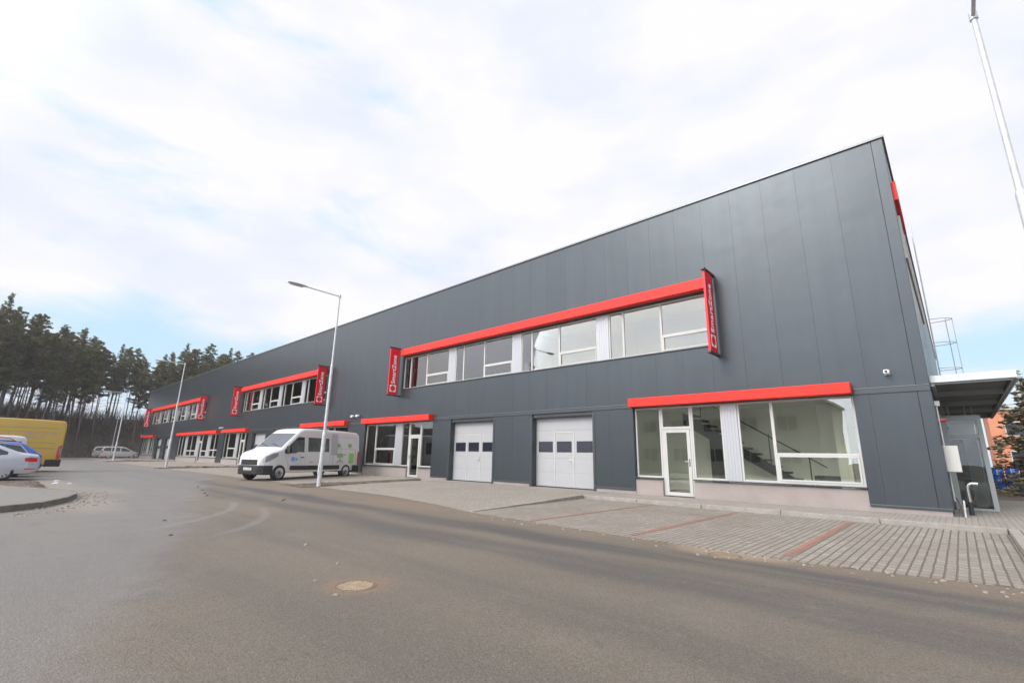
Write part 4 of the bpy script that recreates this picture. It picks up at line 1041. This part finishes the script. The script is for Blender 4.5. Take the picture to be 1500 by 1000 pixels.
sm = seam(VB, [(-1.56, .92), (-1.40, .86), (-1.28, .76)], 1, .03); q = seam(VB, [(-1.56, .92), (-1.72, .86), (-1.82, .76)], 1, .03); sm.add(q.v, q.f); q = seam(VB, [(-1.56, .92), (-1.56, .76)], 1, .03); sm.add(q.v, q.f)
q = seam(VB, [(-1.8, 1.22), (-1.95, 1.20)], 1, .03); sm.add(q.v, q.f)
for v_ in range(len(sm.v)): sm.v[v_] = (sm.v[v_][0], sm.v[v_][1]+.005, sm.v[v_][2])
sm.build('chair_graphic', M['seam'], van)
dec('door_emblem', [(1.68, .92, 1.04), (1.62, .86, 1.08), (1.50, .86, 1.07), (1.46, .90, 1.04)], 'decblue'); dec('door_emblem', [(1.44, .92, 1.02), (1.36, .90, 1.03), (1.28, .93, 1.0)], 'decblue')
for i, (x, m_) in enumerate(((.70, 'decteal'), (.55, 'decred'), (.42, 'decred'), (.1, 'decgrey'), (-.15, 'decgrey'), (-.38, 'decteal'), (-.52, 'decteal'))):
    drect('side_lettering', x, x-.10, .80, .845+.01*(i % 3), m_)
drect('side_graphic', .15, -.10, 2.235, 2.25, 'decgrey') if False else None

yv, YB = panel_van('panel_van', 'yellow panel van parked tail outwards behind the silver saloon', M['yellow'], 2.80, (-38.0, -15.4, -.12), radians(-90), windows=False, rc=.07, tum=.07)
me = text_mesh('Opravujeme to v jedn', .2, .001); xs = [v.co.x for v in me.vertices]; wd = max(xs)-min(xs)
rot = Matrix(((-1, 0, 0), (0, 0, 1), (0, 1, 0)))
def vtext(txt, x, z, wdt, h):
    me = text_mesh(txt, h, .001); xs = [v.co.x for v in me.vertices]; k = wdt/(max(xs)-min(xs)); y = YB.w(x, z)+.012
    lettering(me, M['decgrey'], yv, Matrix.Translation((x, y, z)) @ rot.to_4x4() @ Matrix.Diagonal((k, 1, 1, 1)))
vtext('Generali servis v jedn', -1.42, 2.02, 1.30, .17); vtext('INSTALACJI', -1.42, 1.80, .80, .17)
for z in (2.34, 1.55, 1.25):
    sm = seam(YB, [(.6, z), (-2.75, z)], 1, .016); sm.build('panel_gap', M['seam'], yv)
patch_side(YB, [(-2.99, .95, 1.30), (-3.075, .85, 1.36)], 1, .016).build('tail_light', M['lamp_white'], yv, True)
plate(yv, -2.35, YB.w(-2.35, .5)+.03, .5, .24, 'plateyellow') if False else None
b = MB(); yy = YB.w(-2.6, .5)+.022; b.box(-2.80, -2.55, yy, yy+.01, .40, .58); b.build('reflector', M['plateyellow'], yv)

# ---- cars
def car(name, label, paint, prof, loc, rz, cat='car', spokes=9, windows=(), rear=None, zmax=1.45, belt=.92, tum=.24, wb=(1.32, -1.33), r=.32, lights=None, group=None, ws=None, rw=None, hwv=.89, x0=-2.3, x1=2.3):
    t = thing(name, label, cat, loc, rz, group)
    hw = [(x0, hwv*.72), (x0+.08, hwv*.86), (x0+.35, hwv*.965), (x0+.8, hwv), (x1-1.0, hwv), (x1-.4, hwv*.94), (x1-.1, hwv*.8), (x1, hwv*.6)]
    B = Body(prof, hw, [(x0, .36), (x0+.3, .24), (x1-.3, .22), (x1, .28)], belt, tum, .10, zmax)
    body_object(B, wb, r, paint, t)
    for wx in wb:
        for s in (-1, 1): wheel(t, wx, s*(hwv-.11), r, .2, M['rim'], spokes)
    for s in (-1, 1):
        for cols in windows: patch_side(B, cols, s).build('side_window', M['vglass'], t, True)
        for cols, m_, nm in (lights or ()): patch_side(B, cols, s, .006).build(nm, M[m_], t, True)
        px = ws[1]-.12 if ws else .8; p = B.side(px, belt+.04, 0); q = MB(); q.box(px-.05, px+.06, min(s*(p.y), s*(p.y+.2)), max(s*p.y, s*(p.y+.2)), belt, belt+.13); q.build('mirror', paint, t, bevel=.03)
    if ws: patch_top(B, ws[0], ws[1], .86, .90).build('windscreen', M['wglass'], t, True)
    if rw: patch_top(B, rw[0], rw[1], .86, .84).build('rear_window', M['vglass'], t, True)
    return t, B
# silver saloon
sal = [(-2.32, .62), (-2.30, .86), (-2.22, .98), (-2.0, 1.02), (-1.72, 1.06), (-.95, 1.38), (-.6, 1.43), (0, 1.45), (.4, 1.42), (1.25, 1.0), (1.4, .96), (2.0, .86), (2.25, .70), (2.32, .52)]
sc, SB = car('parked_car', 'silver saloon car with alloy wheels, nearest of the cars parked on the left', M['silver'], sal, (-28.35, -15.85, -.12), radians(-92),
    windows=([(-1.35, .99, 1.09), (-1.12, .96, 1.20), (-.75, .95, 1.33), (-.42, .95, 1.36)], [(-.36, .95, 1.37), (.1, .94, 1.385), (.42, .94, 1.36), (1.0, .93, 1.08)]), ws=(.5, 1.2), rw=(-1.65, -1.0),
    lights=(([(-1.86, .74, .87), (-2.02, .71, .88), (-2.28, .72, .86)], 'lamp_red', 'tail_light'), ([(1.8, .62, .78), (2.2, .56, .66)], 'lamp_white', 'headlight')), x0=-2.32, x1=2.32)
sm = seam(SB, [(-.39, 1.36), (-.39, .34)], 1); q = seam(SB, [(.72, .9), (.78, .34)], 1); sm.add(q.v, q.f); q = seam(SB, [(-1.15, .95), (-.98, .7)], 1); sm.add(q.v, q.f); q = seam(SB, [(-1.72, .62), (-2.29, .62)], 1); sm.add(q.v, q.f); sm.build('panel_gap', M['seam'], sc)
patch_side(SB, [(-1.9, .42, .46), (-2.27, .43, .46)], 1, .008).build('reflector', M['lamp_red'], sc)
# blue hatchback estate
est = [(-2.2, .70), (-2.17, .95), (-2.05, 1.05), (-1.55, 1.42), (-1.42, 1.47), (-.6, 1.53), (.2, 1.52), (.5, 1.46), (1.2, 1.04), (1.35, .98), (1.95, .86), (2.15, .7), (2.2, .5)]
bc, BB = car('parked_car', 'blue estate car with a white window trim behind the silver saloon', M['blue'], est, (-31.35, -15.55, -.12), radians(-91), zmax=1.53, x0=-2.2, x1=2.2,
    windows=([(-1.62, 1.05, 1.12), (-1.4, 1.0, 1.33), (-.95, .98, 1.40)], [(-.9, .98, 1.41), (-.1, .97, 1.44)], [(0, .97, 1.44), (.4, .96, 1.40), (.95, .96, 1.1)]), ws=(.55, 1.15), rw=(-2.0, -1.6))
sm = seam(BB, [(-1.68, 1.05), (-1.42, 1.37), (-.9, 1.44), (.3, 1.47)], 1, .03)
for i in range(len(sm.v)): sm.v[i] = (sm.v[i][0], sm.v[i][1]+.005, sm.v[i][2])
sm.build('window_trim', M['white'], bc)
patch_side(BB, [(-1.95, .72, .92), (-2.15, .75, .98)], 1, .006).build('tail_light', M['lamp_red'], bc)
# white small van behind
mpv = [(-2.2, .75), (-2.17, 1.2), (-2.1, 1.68), (-2.0, 1.78), (-1.6, 1.83), (.2, 1.82), (.6, 1.72), (1.3, 1.14), (1.45, 1.06), (2.0, .9), (2.16, .7), (2.2, .5)]
wc, WB = car('small_van', 'white small van with a red curved line, between the blue estate and the yellow van', M['vanwhite'], mpv, (-34.3, -16.0, -.12), radians(-91), cat='van', zmax=1.83, belt=1.05, tum=.14, x0=-2.2, x1=2.2, spokes=0,
    windows=([(-1.95, 1.12, 1.55), (-1.6, 1.1, 1.6), (-.95, 1.1, 1.62)], [(0, 1.1, 1.6), (.5, 1.1, 1.55), (1.0, 1.1, 1.25)]), ws=(.65, 1.25))
sm = seam(WB, [(-2.02, 1.2), (-1.85, 1.5), (-1.55, 1.68), (-1.1, 1.74), (-.4, 1.74)], 1, .035)
for i in range(len(sm.v)): sm.v[i] = (sm.v[i][0], sm.v[i][1]+.006, sm.v[i][2])
sm.build('red_stripe', M['lamp_red'], wc)
# far estates / people carriers
van2 = [(-2.32, .72), (-2.28, 1.0), (-2.18, 1.30), (-2.02, 1.58), (-1.8, 1.67), (-.8, 1.72), (.1, 1.69), (.5, 1.58), (1.35, 1.10), (1.55, 1.03), (2.1, .86), (2.28, .7), (2.32, .5)]
W3 = ([(-2.0, 1.06, 1.35), (-1.8, 1.05, 1.52), (-1.15, 1.04, 1.56)], [(-1.05, 1.04, 1.57), (-.12, 1.03, 1.57)], [(-.02, 1.03, 1.56), (.4, 1.02, 1.48), (1.05, 1.02, 1.18)])
LT = (([(-2.0, .85, 1.06), (-2.14, .82, 1.2), (-2.26, .84, 1.18)], 'lamp_red', 'tail_light'), ([(1.8, .66, .82), (2.15, .6, .72)], 'lamp_white', 'headlight'))
car('parked_car', 'champagne people carrier parked side on at the far end of the yard', M['beige'], van2, (-90.65, -2.0, -.12), radians(84), zmax=1.72, belt=1.0, tum=.17, windows=W3, lights=LT, ws=(.55, 1.3), rw=(-2.24, -2.02), x0=-2.32, x1=2.32)
car('parked_car', 'grey estate car with its tail turned outwards, behind the champagne people carrier', M['silverdark'], van2, (-94.0, -2.5, -.12), radians(80), zmax=1.72, belt=1.0, tum=.17, windows=W3, lights=LT, ws=(.55, 1.3), rw=(-2.24, -2.02), x0=-2.32, x1=2.32)
car('parked_car', 'dark blue car mostly hidden beyond the grey estate car', M['blue'], est, (-98.3, -2.2, -.12), radians(80), zmax=1.53, x0=-2.2, x1=2.2, windows=([(-1.4, 1.0, 1.33), (-.95, .98, 1.40)], [(-.9, .98, 1.41), (.4, .96, 1.40), (.95, .96, 1.1)]), ws=(.55, 1.15), rw=(-2.0, -1.6))
# ================================================================== FOREST
def leafmat(name, c, k=.35):
    m = mat(name, c, .75, var=k, vscale=.5, spec=.25); t = m.node_tree; b = t.nodes['Principled BSDF']
    tr = N('ShaderNodeBsdfTranslucent', t); mx = N('ShaderNodeMixShader', t); mx.inputs[0].default_value = .38
    src = b.inputs['Base Color'].links[0].from_socket; t.links.new(src, tr.inputs[0])
    t.links.new(b.outputs[0], mx.inputs[1]); t.links.new(tr.outputs[0], mx.inputs[2]); t.links.new(mx.outputs[0], t.nodes['Material Output'].inputs[0]); return m
M['needle'] = leafmat('pine_needles', (.155, .146, .066)); M['needle2'] = leafmat('spruce_needles', (.135, .132, .068)); M['needle3'] = leafmat('pale_pine_needles', (.150, .148, .085))
M['bark'] = mat('pine_bark', (.20, .135, .10), .95, var=.4, vscale=1.2, bump=.5, bscale=12)
M['bark2'] = mat('grey_bark', (.16, .14, .12), .95, var=.4, vscale=1.2)
M['twig'] = mat('bare_twigs', (.12, .095, .075), .95, var=.3, vscale=2)
def tuft(b, p, s, rnd, n=3, flat=.5):
    for _ in range(n):
        a = rnd.uniform(0, 2*pi); u = Vector((cos(a), sin(a), rnd.uniform(-.35, .35))).normalized(); v = Vector((rnd.uniform(-1, 1), rnd.uniform(-1, 1), rnd.uniform(-flat, flat)+.25))
        v = (v-u*v.dot(u)).normalized(); k = s*rnd.uniform(.6, 1.2); w = s*rnd.uniform(.16, .34); c = p+Vector((rnd.uniform(-1, 1), rnd.uniform(-1, 1), rnd.uniform(-.6, .6)))*s*.6
        b.add([c-u*k*.5-v*w, c+u*k*.1-v*w*.6, c+u*k*.6, c+u*k*.1+v*w*.7, c-u*k*.5+v*w], [(0, 1, 2, 3, 4)])
def pine(Ht, seed, mneed, mbark, crown=.45, spread=2.3, lean=.4, dens=1.0):
    rnd = random.Random(seed); t = MB(); c = MB()
    pts = []; x = y = 0; dx, dy = rnd.uniform(-lean, lean)/10, rnd.uniform(-lean, lean)/10
    for i in range(9):
        u = i/8; pts.append(Vector((x+rnd.uniform(-.06, .06), y+rnd.uniform(-.06, .06), Ht*u))); x += dx*Ht/8; y += dy*Ht/8
    r0 = Ht*.0072
    for i in range(8): t.cyl(pts[i], pts[i+1], r0*(1-.10*i), r0*(1-.10*(i+1)), 7, False)
    def at(z):
        f = min(.999, z/Ht)*8; i = int(f); return pts[i].lerp(pts[i+1], f-i)
    # dead snags below the crown
    for k in range(24):
        z = Ht*rnd.uniform(.25, 1-crown); a = rnd.uniform(0, 2*pi); p = at(z); L_ = rnd.uniform(.5, 2.0)
        t.cyl(p, p+Vector((cos(a)*L_, sin(a)*L_, rnd.uniform(-.3, .15))), .03, .012, 4, False)
    nb = int(52*dens)
    for k in range(nb):
        u = (k+rnd.random())/nb; z = Ht*(1-crown)+Ht*crown*u*.97; a = rnd.uniform(0, 2*pi)
        prof = min(1, u*3.2+.35)*(1-u)**.55+.10
        L_ = spread*prof*rnd.uniform(.55, 1.2); p = at(z); e = p+Vector((cos(a)*L_, sin(a)*L_, L_*rnd.uniform(.0, .45)*(1 if u > .3 else .3)))
        t.cyl(p, e, .045*(1-u*.6), .012, 4, False)
        m_ = int(3+L_*4.5)
        for i in range(m_):
            q = p.lerp(e, .3+.75*i/m_); tuft(c, q+Vector((rnd.gauss(0, .2), rnd.gauss(0, .2), rnd.gauss(0, .12))), .34, rnd, 9)
    return t, c
def spruce(Ht, seed, low=.35, spread=2.0):
    rnd = random.Random(seed); t = MB(); c = MB(); t.cyl((0, 0, 0), (0, 0, Ht*.55), Ht*.010, Ht*.006, 7, False); t.cyl((0, 0, Ht*.55), (0, 0, Ht*.985), Ht*.006, .02, 6, False)
    z = Ht*low; 
    while z < Ht*.985:
        u = (z-Ht*low)/(Ht*(1-low)); L_ = spread*(1-u)**.85+.12; nb = 6 if u < .9 else 4; a0 = rnd.uniform(0, 6)
        for k in range(nb):
            a = a0+2*pi*k/nb+rnd.uniform(-.4, .4); l = L_*rnd.uniform(.5, 1.2); p = Vector((0, 0, z+rnd.uniform(-.3, .3))); e = p+Vector((cos(a)*l, sin(a)*l, -l*rnd.uniform(.1, .4)+.2*(u > .75)))
            t.cyl(p, e, .03, .01, 4, False); m_ = max(2, int(l*5))
            for i in range(m_): tuft(c, p.lerp(e, .2+.85*i/m_)+Vector((rnd.gauss(0, .12), rnd.gauss(0, .12), rnd.gauss(-.08, .12))), .26, rnd, 7, .5)
        z += rnd.uniform(.3, .5)
    return t, c
def tree_proto(tc, mneed, mbark, name, label, group):
    o = thing(name, label, 'tree', (0, 0, 0), 0, group); tc[0].build('trunk', mbark, o, True); tc[1].build('crown', mneed, o); return o
def bare(Ht, seed):
    rnd = random.Random(seed); t = MB()
    def grow(p, d, L_, r, lv):
        e = p+d*L_; t.cyl(p, e, r, r*.6, 5 if lv < 2 else 3, False)
        if lv < 4:
            for k in range(3 if lv else 6):
                f = rnd.uniform(.35, 1); a = Vector((rnd.gauss(0, 1), rnd.gauss(0, 1), rnd.gauss(.3, .6))).normalized(); grow(p.lerp(e, f), (d*.7+a*.75).normalized(), L_*rnd.uniform(.4, .62), r*.45, lv+1)
    grow(Vector((0, 0, 0)), Vector((rnd.uniform(-.06, .06), rnd.uniform(-.06, .06), 1)), Ht*.6, Ht*.008, 0)
    return t
def bank_z(d):      # height of the bank as a function of the distance behind the forest edge
    if d < 0: return -.3
    return -.3+7.0*(1-(1-min(1, d/16))**2)
# forest edge line: from beside the yellow van round behind the building
E0, E1, E2 = Vector((-66, -34)), Vector((-102, -3)), Vector((-104, 70))
def edge_pt(s):     # s 0..1 along first leg, 1..2 along the second
    return E0.lerp(E1, s) if s <= 1 else E1.lerp(E2, s-1)
def edge_n(s):
    d = (E1-E0 if s < 1 else E2-E1).normalized(); return Vector((-d.y, d.x))*(1 if Vector((-d.y, d.x)).x < 0 else -1)
b = MB(); vs = []; ss = [-.25+i*.05 for i in range(46)]; ds = [-1, 0, 2, 4, 6, 9, 12, 16, 22, 30, 45, 70]
rnd = random.Random(3)
for s in ss:
    k = max(0, min(1, (s-.85)/.3)); n_ = (edge_n(0)*(1-k)+edge_n(1.5)*k).normalized(); p = edge_pt(s) if s >= 0 else E0+(E1-E0)*s
    for d in ds: q = p+n_*d; vs.append((q.x, q.y, bank_z(d)+(rnd.uniform(-.15, .35) if d > 0 else 0)))
k = len(ds); b.add(vs, [(i*k+j, i*k+j+1, (i+1)*k+j+1, (i+1)*k+j) for i in range(len(ss)-1) for j in range(k-1)])
struct(b.build('forest_bank', M['bank'], None, True))
G1 = 'forest trees on the bank behind the yard'
protos = [tree_proto(pine(17.5, 1, 0, 0, .54, 2.8), M['needle'], M['bark'], 'pine_tree', 'tall forest pine with long bare reddish trunk and broad dark crown', G1),
          tree_proto(pine(16.5, 2, 0, 0, .48, 2.4, .9), M['needle3'], M['bark'], 'pine_tree', 'leaning forest pine with thin bare trunk and small paler crown', G1),
          tree_proto(pine(18.0, 3, 0, 0, .60, 2.5, .3, 1.2), M['needle'], M['bark2'], 'pine_tree', 'forest pine with grey trunk and deep dense crown on the bank', G1),
          tree_proto(spruce(19.0, 4, .40, 2.1), M['needle2'], M['bark2'], 'spruce_tree', 'pointed dark forest spruce rising above the pines on the bank', G1),
          tree_proto(pine(15.5, 6, 0, 0, .45, 2.3, .7, .8), M['needle'], M['bark'], 'pine_tree', 'slender forest pine with sparse open crown high on a bare trunk', G1)]
pos = []; rnd = random.Random(21); used = set()
def place(x, y, z, k, sc):
    o = protos[k] if k not in used else copy_tree(protos[k]); used.add(k)
    o.location = (x, y, z); o.rotation_euler = (0, 0, rnd.uniform(0, 6.28)); o.scale = (sc, sc, sc*rnd.uniform(.94, 1.08)); return o
tries = 0
while len(pos) < 245 and tries < 6000:
    tries += 1; s = rnd.uniform(.42, 1.75); d = rnd.choice((rnd.uniform(3, 12), rnd.uniform(6, 26)))
    k_ = max(0, min(1, (s-.85)/.3)); n_ = (edge_n(0)*(1-k_)+edge_n(1.5)*k_).normalized(); q = edge_pt(s)+n_*d
    if s > 1 and rnd.random() < .35: continue
    if any((q-p).length < 1.4 for p in pos): continue
    pos.append(q); kk = rnd.choices(range(5), (4.5, 3.5, 3.5, 3, 3.5))[0]
    hs = .87
    if s > 1.0: hs = .80 if s < 1.15 else .92
    place(q.x, q.y, bank_z(d)-.2, kk, hs*rnd.uniform(.88, 1.06))
# undergrowth: bare brush covering the bank
b = MB(); rnd = random.Random(8)
for i in range(7500):
    s = rnd.uniform(.35, 1.5); d = rnd.uniform(.2, 20); k_ = max(0, min(1, (s-.85)/.3)); n_ = (edge_n(0)*(1-k_)+edge_n(1.5)*k_).normalized(); q = edge_pt(s)+n_*d
    p = Vector((q.x, q.y, bank_z(d)-.1)); h = rnd.uniform(.6, 3.0)*(1 if d > 3 else .5)
    for _ in range(3):
        e = p+Vector((rnd.gauss(0, .35)*h, rnd.gauss(0, .35)*h, h*rnd.uniform(.5, 1))); w = Vector((-.0+rnd.uniform(-1, 1), rnd.uniform(-1, 1), 0)).normalized()*rnd.uniform(.015, .05)
        b.add([p-w, p+w, e+w*.3, e-w*.3], [(0, 1, 2, 3)])
        if rnd.random() < .6:
            m_ = p.lerp(e, .5); e2 = m_+Vector((rnd.gauss(0, .4), rnd.gauss(0, .4), rnd.uniform(.1, .8))); b.add([m_-w*.6, m_+w*.6, e2], [(0, 1, 2)])
struct(b.build('undergrowth', M['twig']), 'stuff')
for i, (s, d, h) in enumerate(((.70, 4, 6.5), (.86, 3.5, 5.5), (.95, 6, 7), (1.06, 4, 6))):
    q = edge_pt(s)+edge_n(s if s != 1 else .9)*d
    o = bare(h, 30+i).build('bare_tree', M['twig']); o.location = (q.x, q.y, bank_z(d)-.1)
    tag(o, ('bare leafless young tree low on the bank beyond the yellow van', 'bare leafless young tree on the bank left of the parked estate cars', 'bare leafless tree on the bank above the parked estate cars', 'bare leafless young tree on the bank beside the far corner of the hall')[i], 'tree')

# ================================================================== RIGHT BACKGROUND
ob = thing('orange_building', 'orange rendered building behind the conifer to the right of the canopy', 'building', (0, 0, 0))
w = MB(); w.box(3.0, 40, 62, 74, -.3, 7.3); w.build('wall', M['orange'], ob)
w = MB(); w.box(2.7, 40.3, 61.7, 74.3, 7.3, 7.6); w.build('roof', M['oppwall'], ob)
for i in range(7):
    for j in range(2):
        x = 4.2+i*3.4; z = 1.2+j*3.2
        w = MB(); w.box(x, x+1.7, 61.9, 61.99, z, z+1.6); f_ = w.build('window', M['white'], ob)
        w = MB(); w.box(x+.1, x+1.6, 61.88, 61.9, z+.1, z+1.5); w.build('pane', M['dglass'], f_)
for i in range(5):
    t = thing('blue_barrel', ('blue barrel second', 'leftmost blue barrel', 'blue barrel third', 'blue barrel fourth', 'rightmost blue barrel')[i] + ' in the row by the earth mound', 'barrel', (0, 0, 0), 0, 'row of blue barrels by the earth mound')
    k = (1, 0, 2, 3, 4)[i]; t.location = (1.55+k*.62, 27.0, -.2)
    w = MB(); w.lathe([(.001, 0), (.27, 0), (.29, .05), (.29, .45), (.305, .47), (.29, .5), (.29, .8), (.305, .83), (.29, .86), (.28, 1.22), (.26, 1.25), (.001, 1.25)], 20, 'Z'); w.build('drum', M['blue'], t, True)
    w = MB(); w.cyl((.14, 0, 1.25), (.14, 0, 1.29), .04, n=10); w.build('cap', M['black'], t)
o = thing('conifer_tree', 'sparse conifer with drooping brownish branches at the right edge beside the canopy', 'tree', (3.0, 22, -.2))
rnd = random.Random(77)
t_, c_ = spruce(6.0, 41, .10, 2.9); t_.build('trunk', M['bark2'], o, True); c_.build('crown', mat('conifer_needles', (.15, .13, .075), .85, var=.45, vscale=1.5, spec=.2), o)
b = MB(); rnd = random.Random(4)
for i in range(14): lump(b, (rnd.uniform(2.4, 7), rnd.uniform(11, 16), .12), rnd.uniform(.1, .35), .15, .06, rnd)
struct(b.build('old_snow', M['snow']), 'stuff')
# trees far right behind the orange building
# ================================================================== ACROSS THE YARD (seen mirrored in the glass)
op = thing('office_building', 'pale rendered building across the yard mirrored in the shop windows', 'building', (0, 0, 0))
w = MB(); w.box(-33, -9.5, -52, -38, -.3, 7.2); w.build('wall', M['oppwall'], op)
w = MB(); w.box(-33.3, -9.2, -52.3, -37.7, 7.2, 7.45); w.build('roof', M['trim'], op)
for i in range(6):
    for j in range(2):
        x = -31.5+i*3.7; z = 1.0+j*3.2
        w = MB(); w.box(x, x+1.9, -37.99, -37.9, z, z+1.5); f_ = w.build('window', M['white'], op)
        for k in (0, 1):
            w = MB(); w.box(x+.08+k*.92, x+.90+k*.92, -37.9, -37.88, z+.08, z+1.42); w.build('pane', M['dglass'], f_)
w = MB()
for x in (-27.5, -20.1, -12.6): w.cyl((x, -37.93, -.2), (x, -37.93, 7.2), .06, n=8)
w.build('downpipe', M['porch'], op)
# trees across the yard
rnd = random.Random(90)
G2 = 'conifers across the yard'
for i in range(10):
    x = rnd.uniform(-150, -60); y = rnd.uniform(-75, -56)
    o = copy_tree(protos[(3, 0, 2, 3)[i % 4]]); o.location = (x, y, -.2); s = rnd.uniform(.8, 1.15); o.scale = (s, s, s); o.rotation_euler = (0, 0, rnd.uniform(0, 6)); o['group'] = G2
    o['label'] = 'conifer standing across the yard and mirrored in the upper windows'
# ================================================================== AIR
hm = bpy.data.materials.new('haze'); hm.use_nodes = True; t = hm.node_tree; t.nodes.clear()
o = N('ShaderNodeOutputMaterial', t); v = N('ShaderNodeVolumePrincipled', t); v.inputs['Density'].default_value = .00055; v.inputs['Color'].default_value = (.95, .95, .94, 1)
t.links.new(v.outputs[0], o.inputs['Volume'])
w = MB(); w.box(-320, 120, -120, 320, -2.2, 40); struct(w.build('haze', hm), 'stuff')
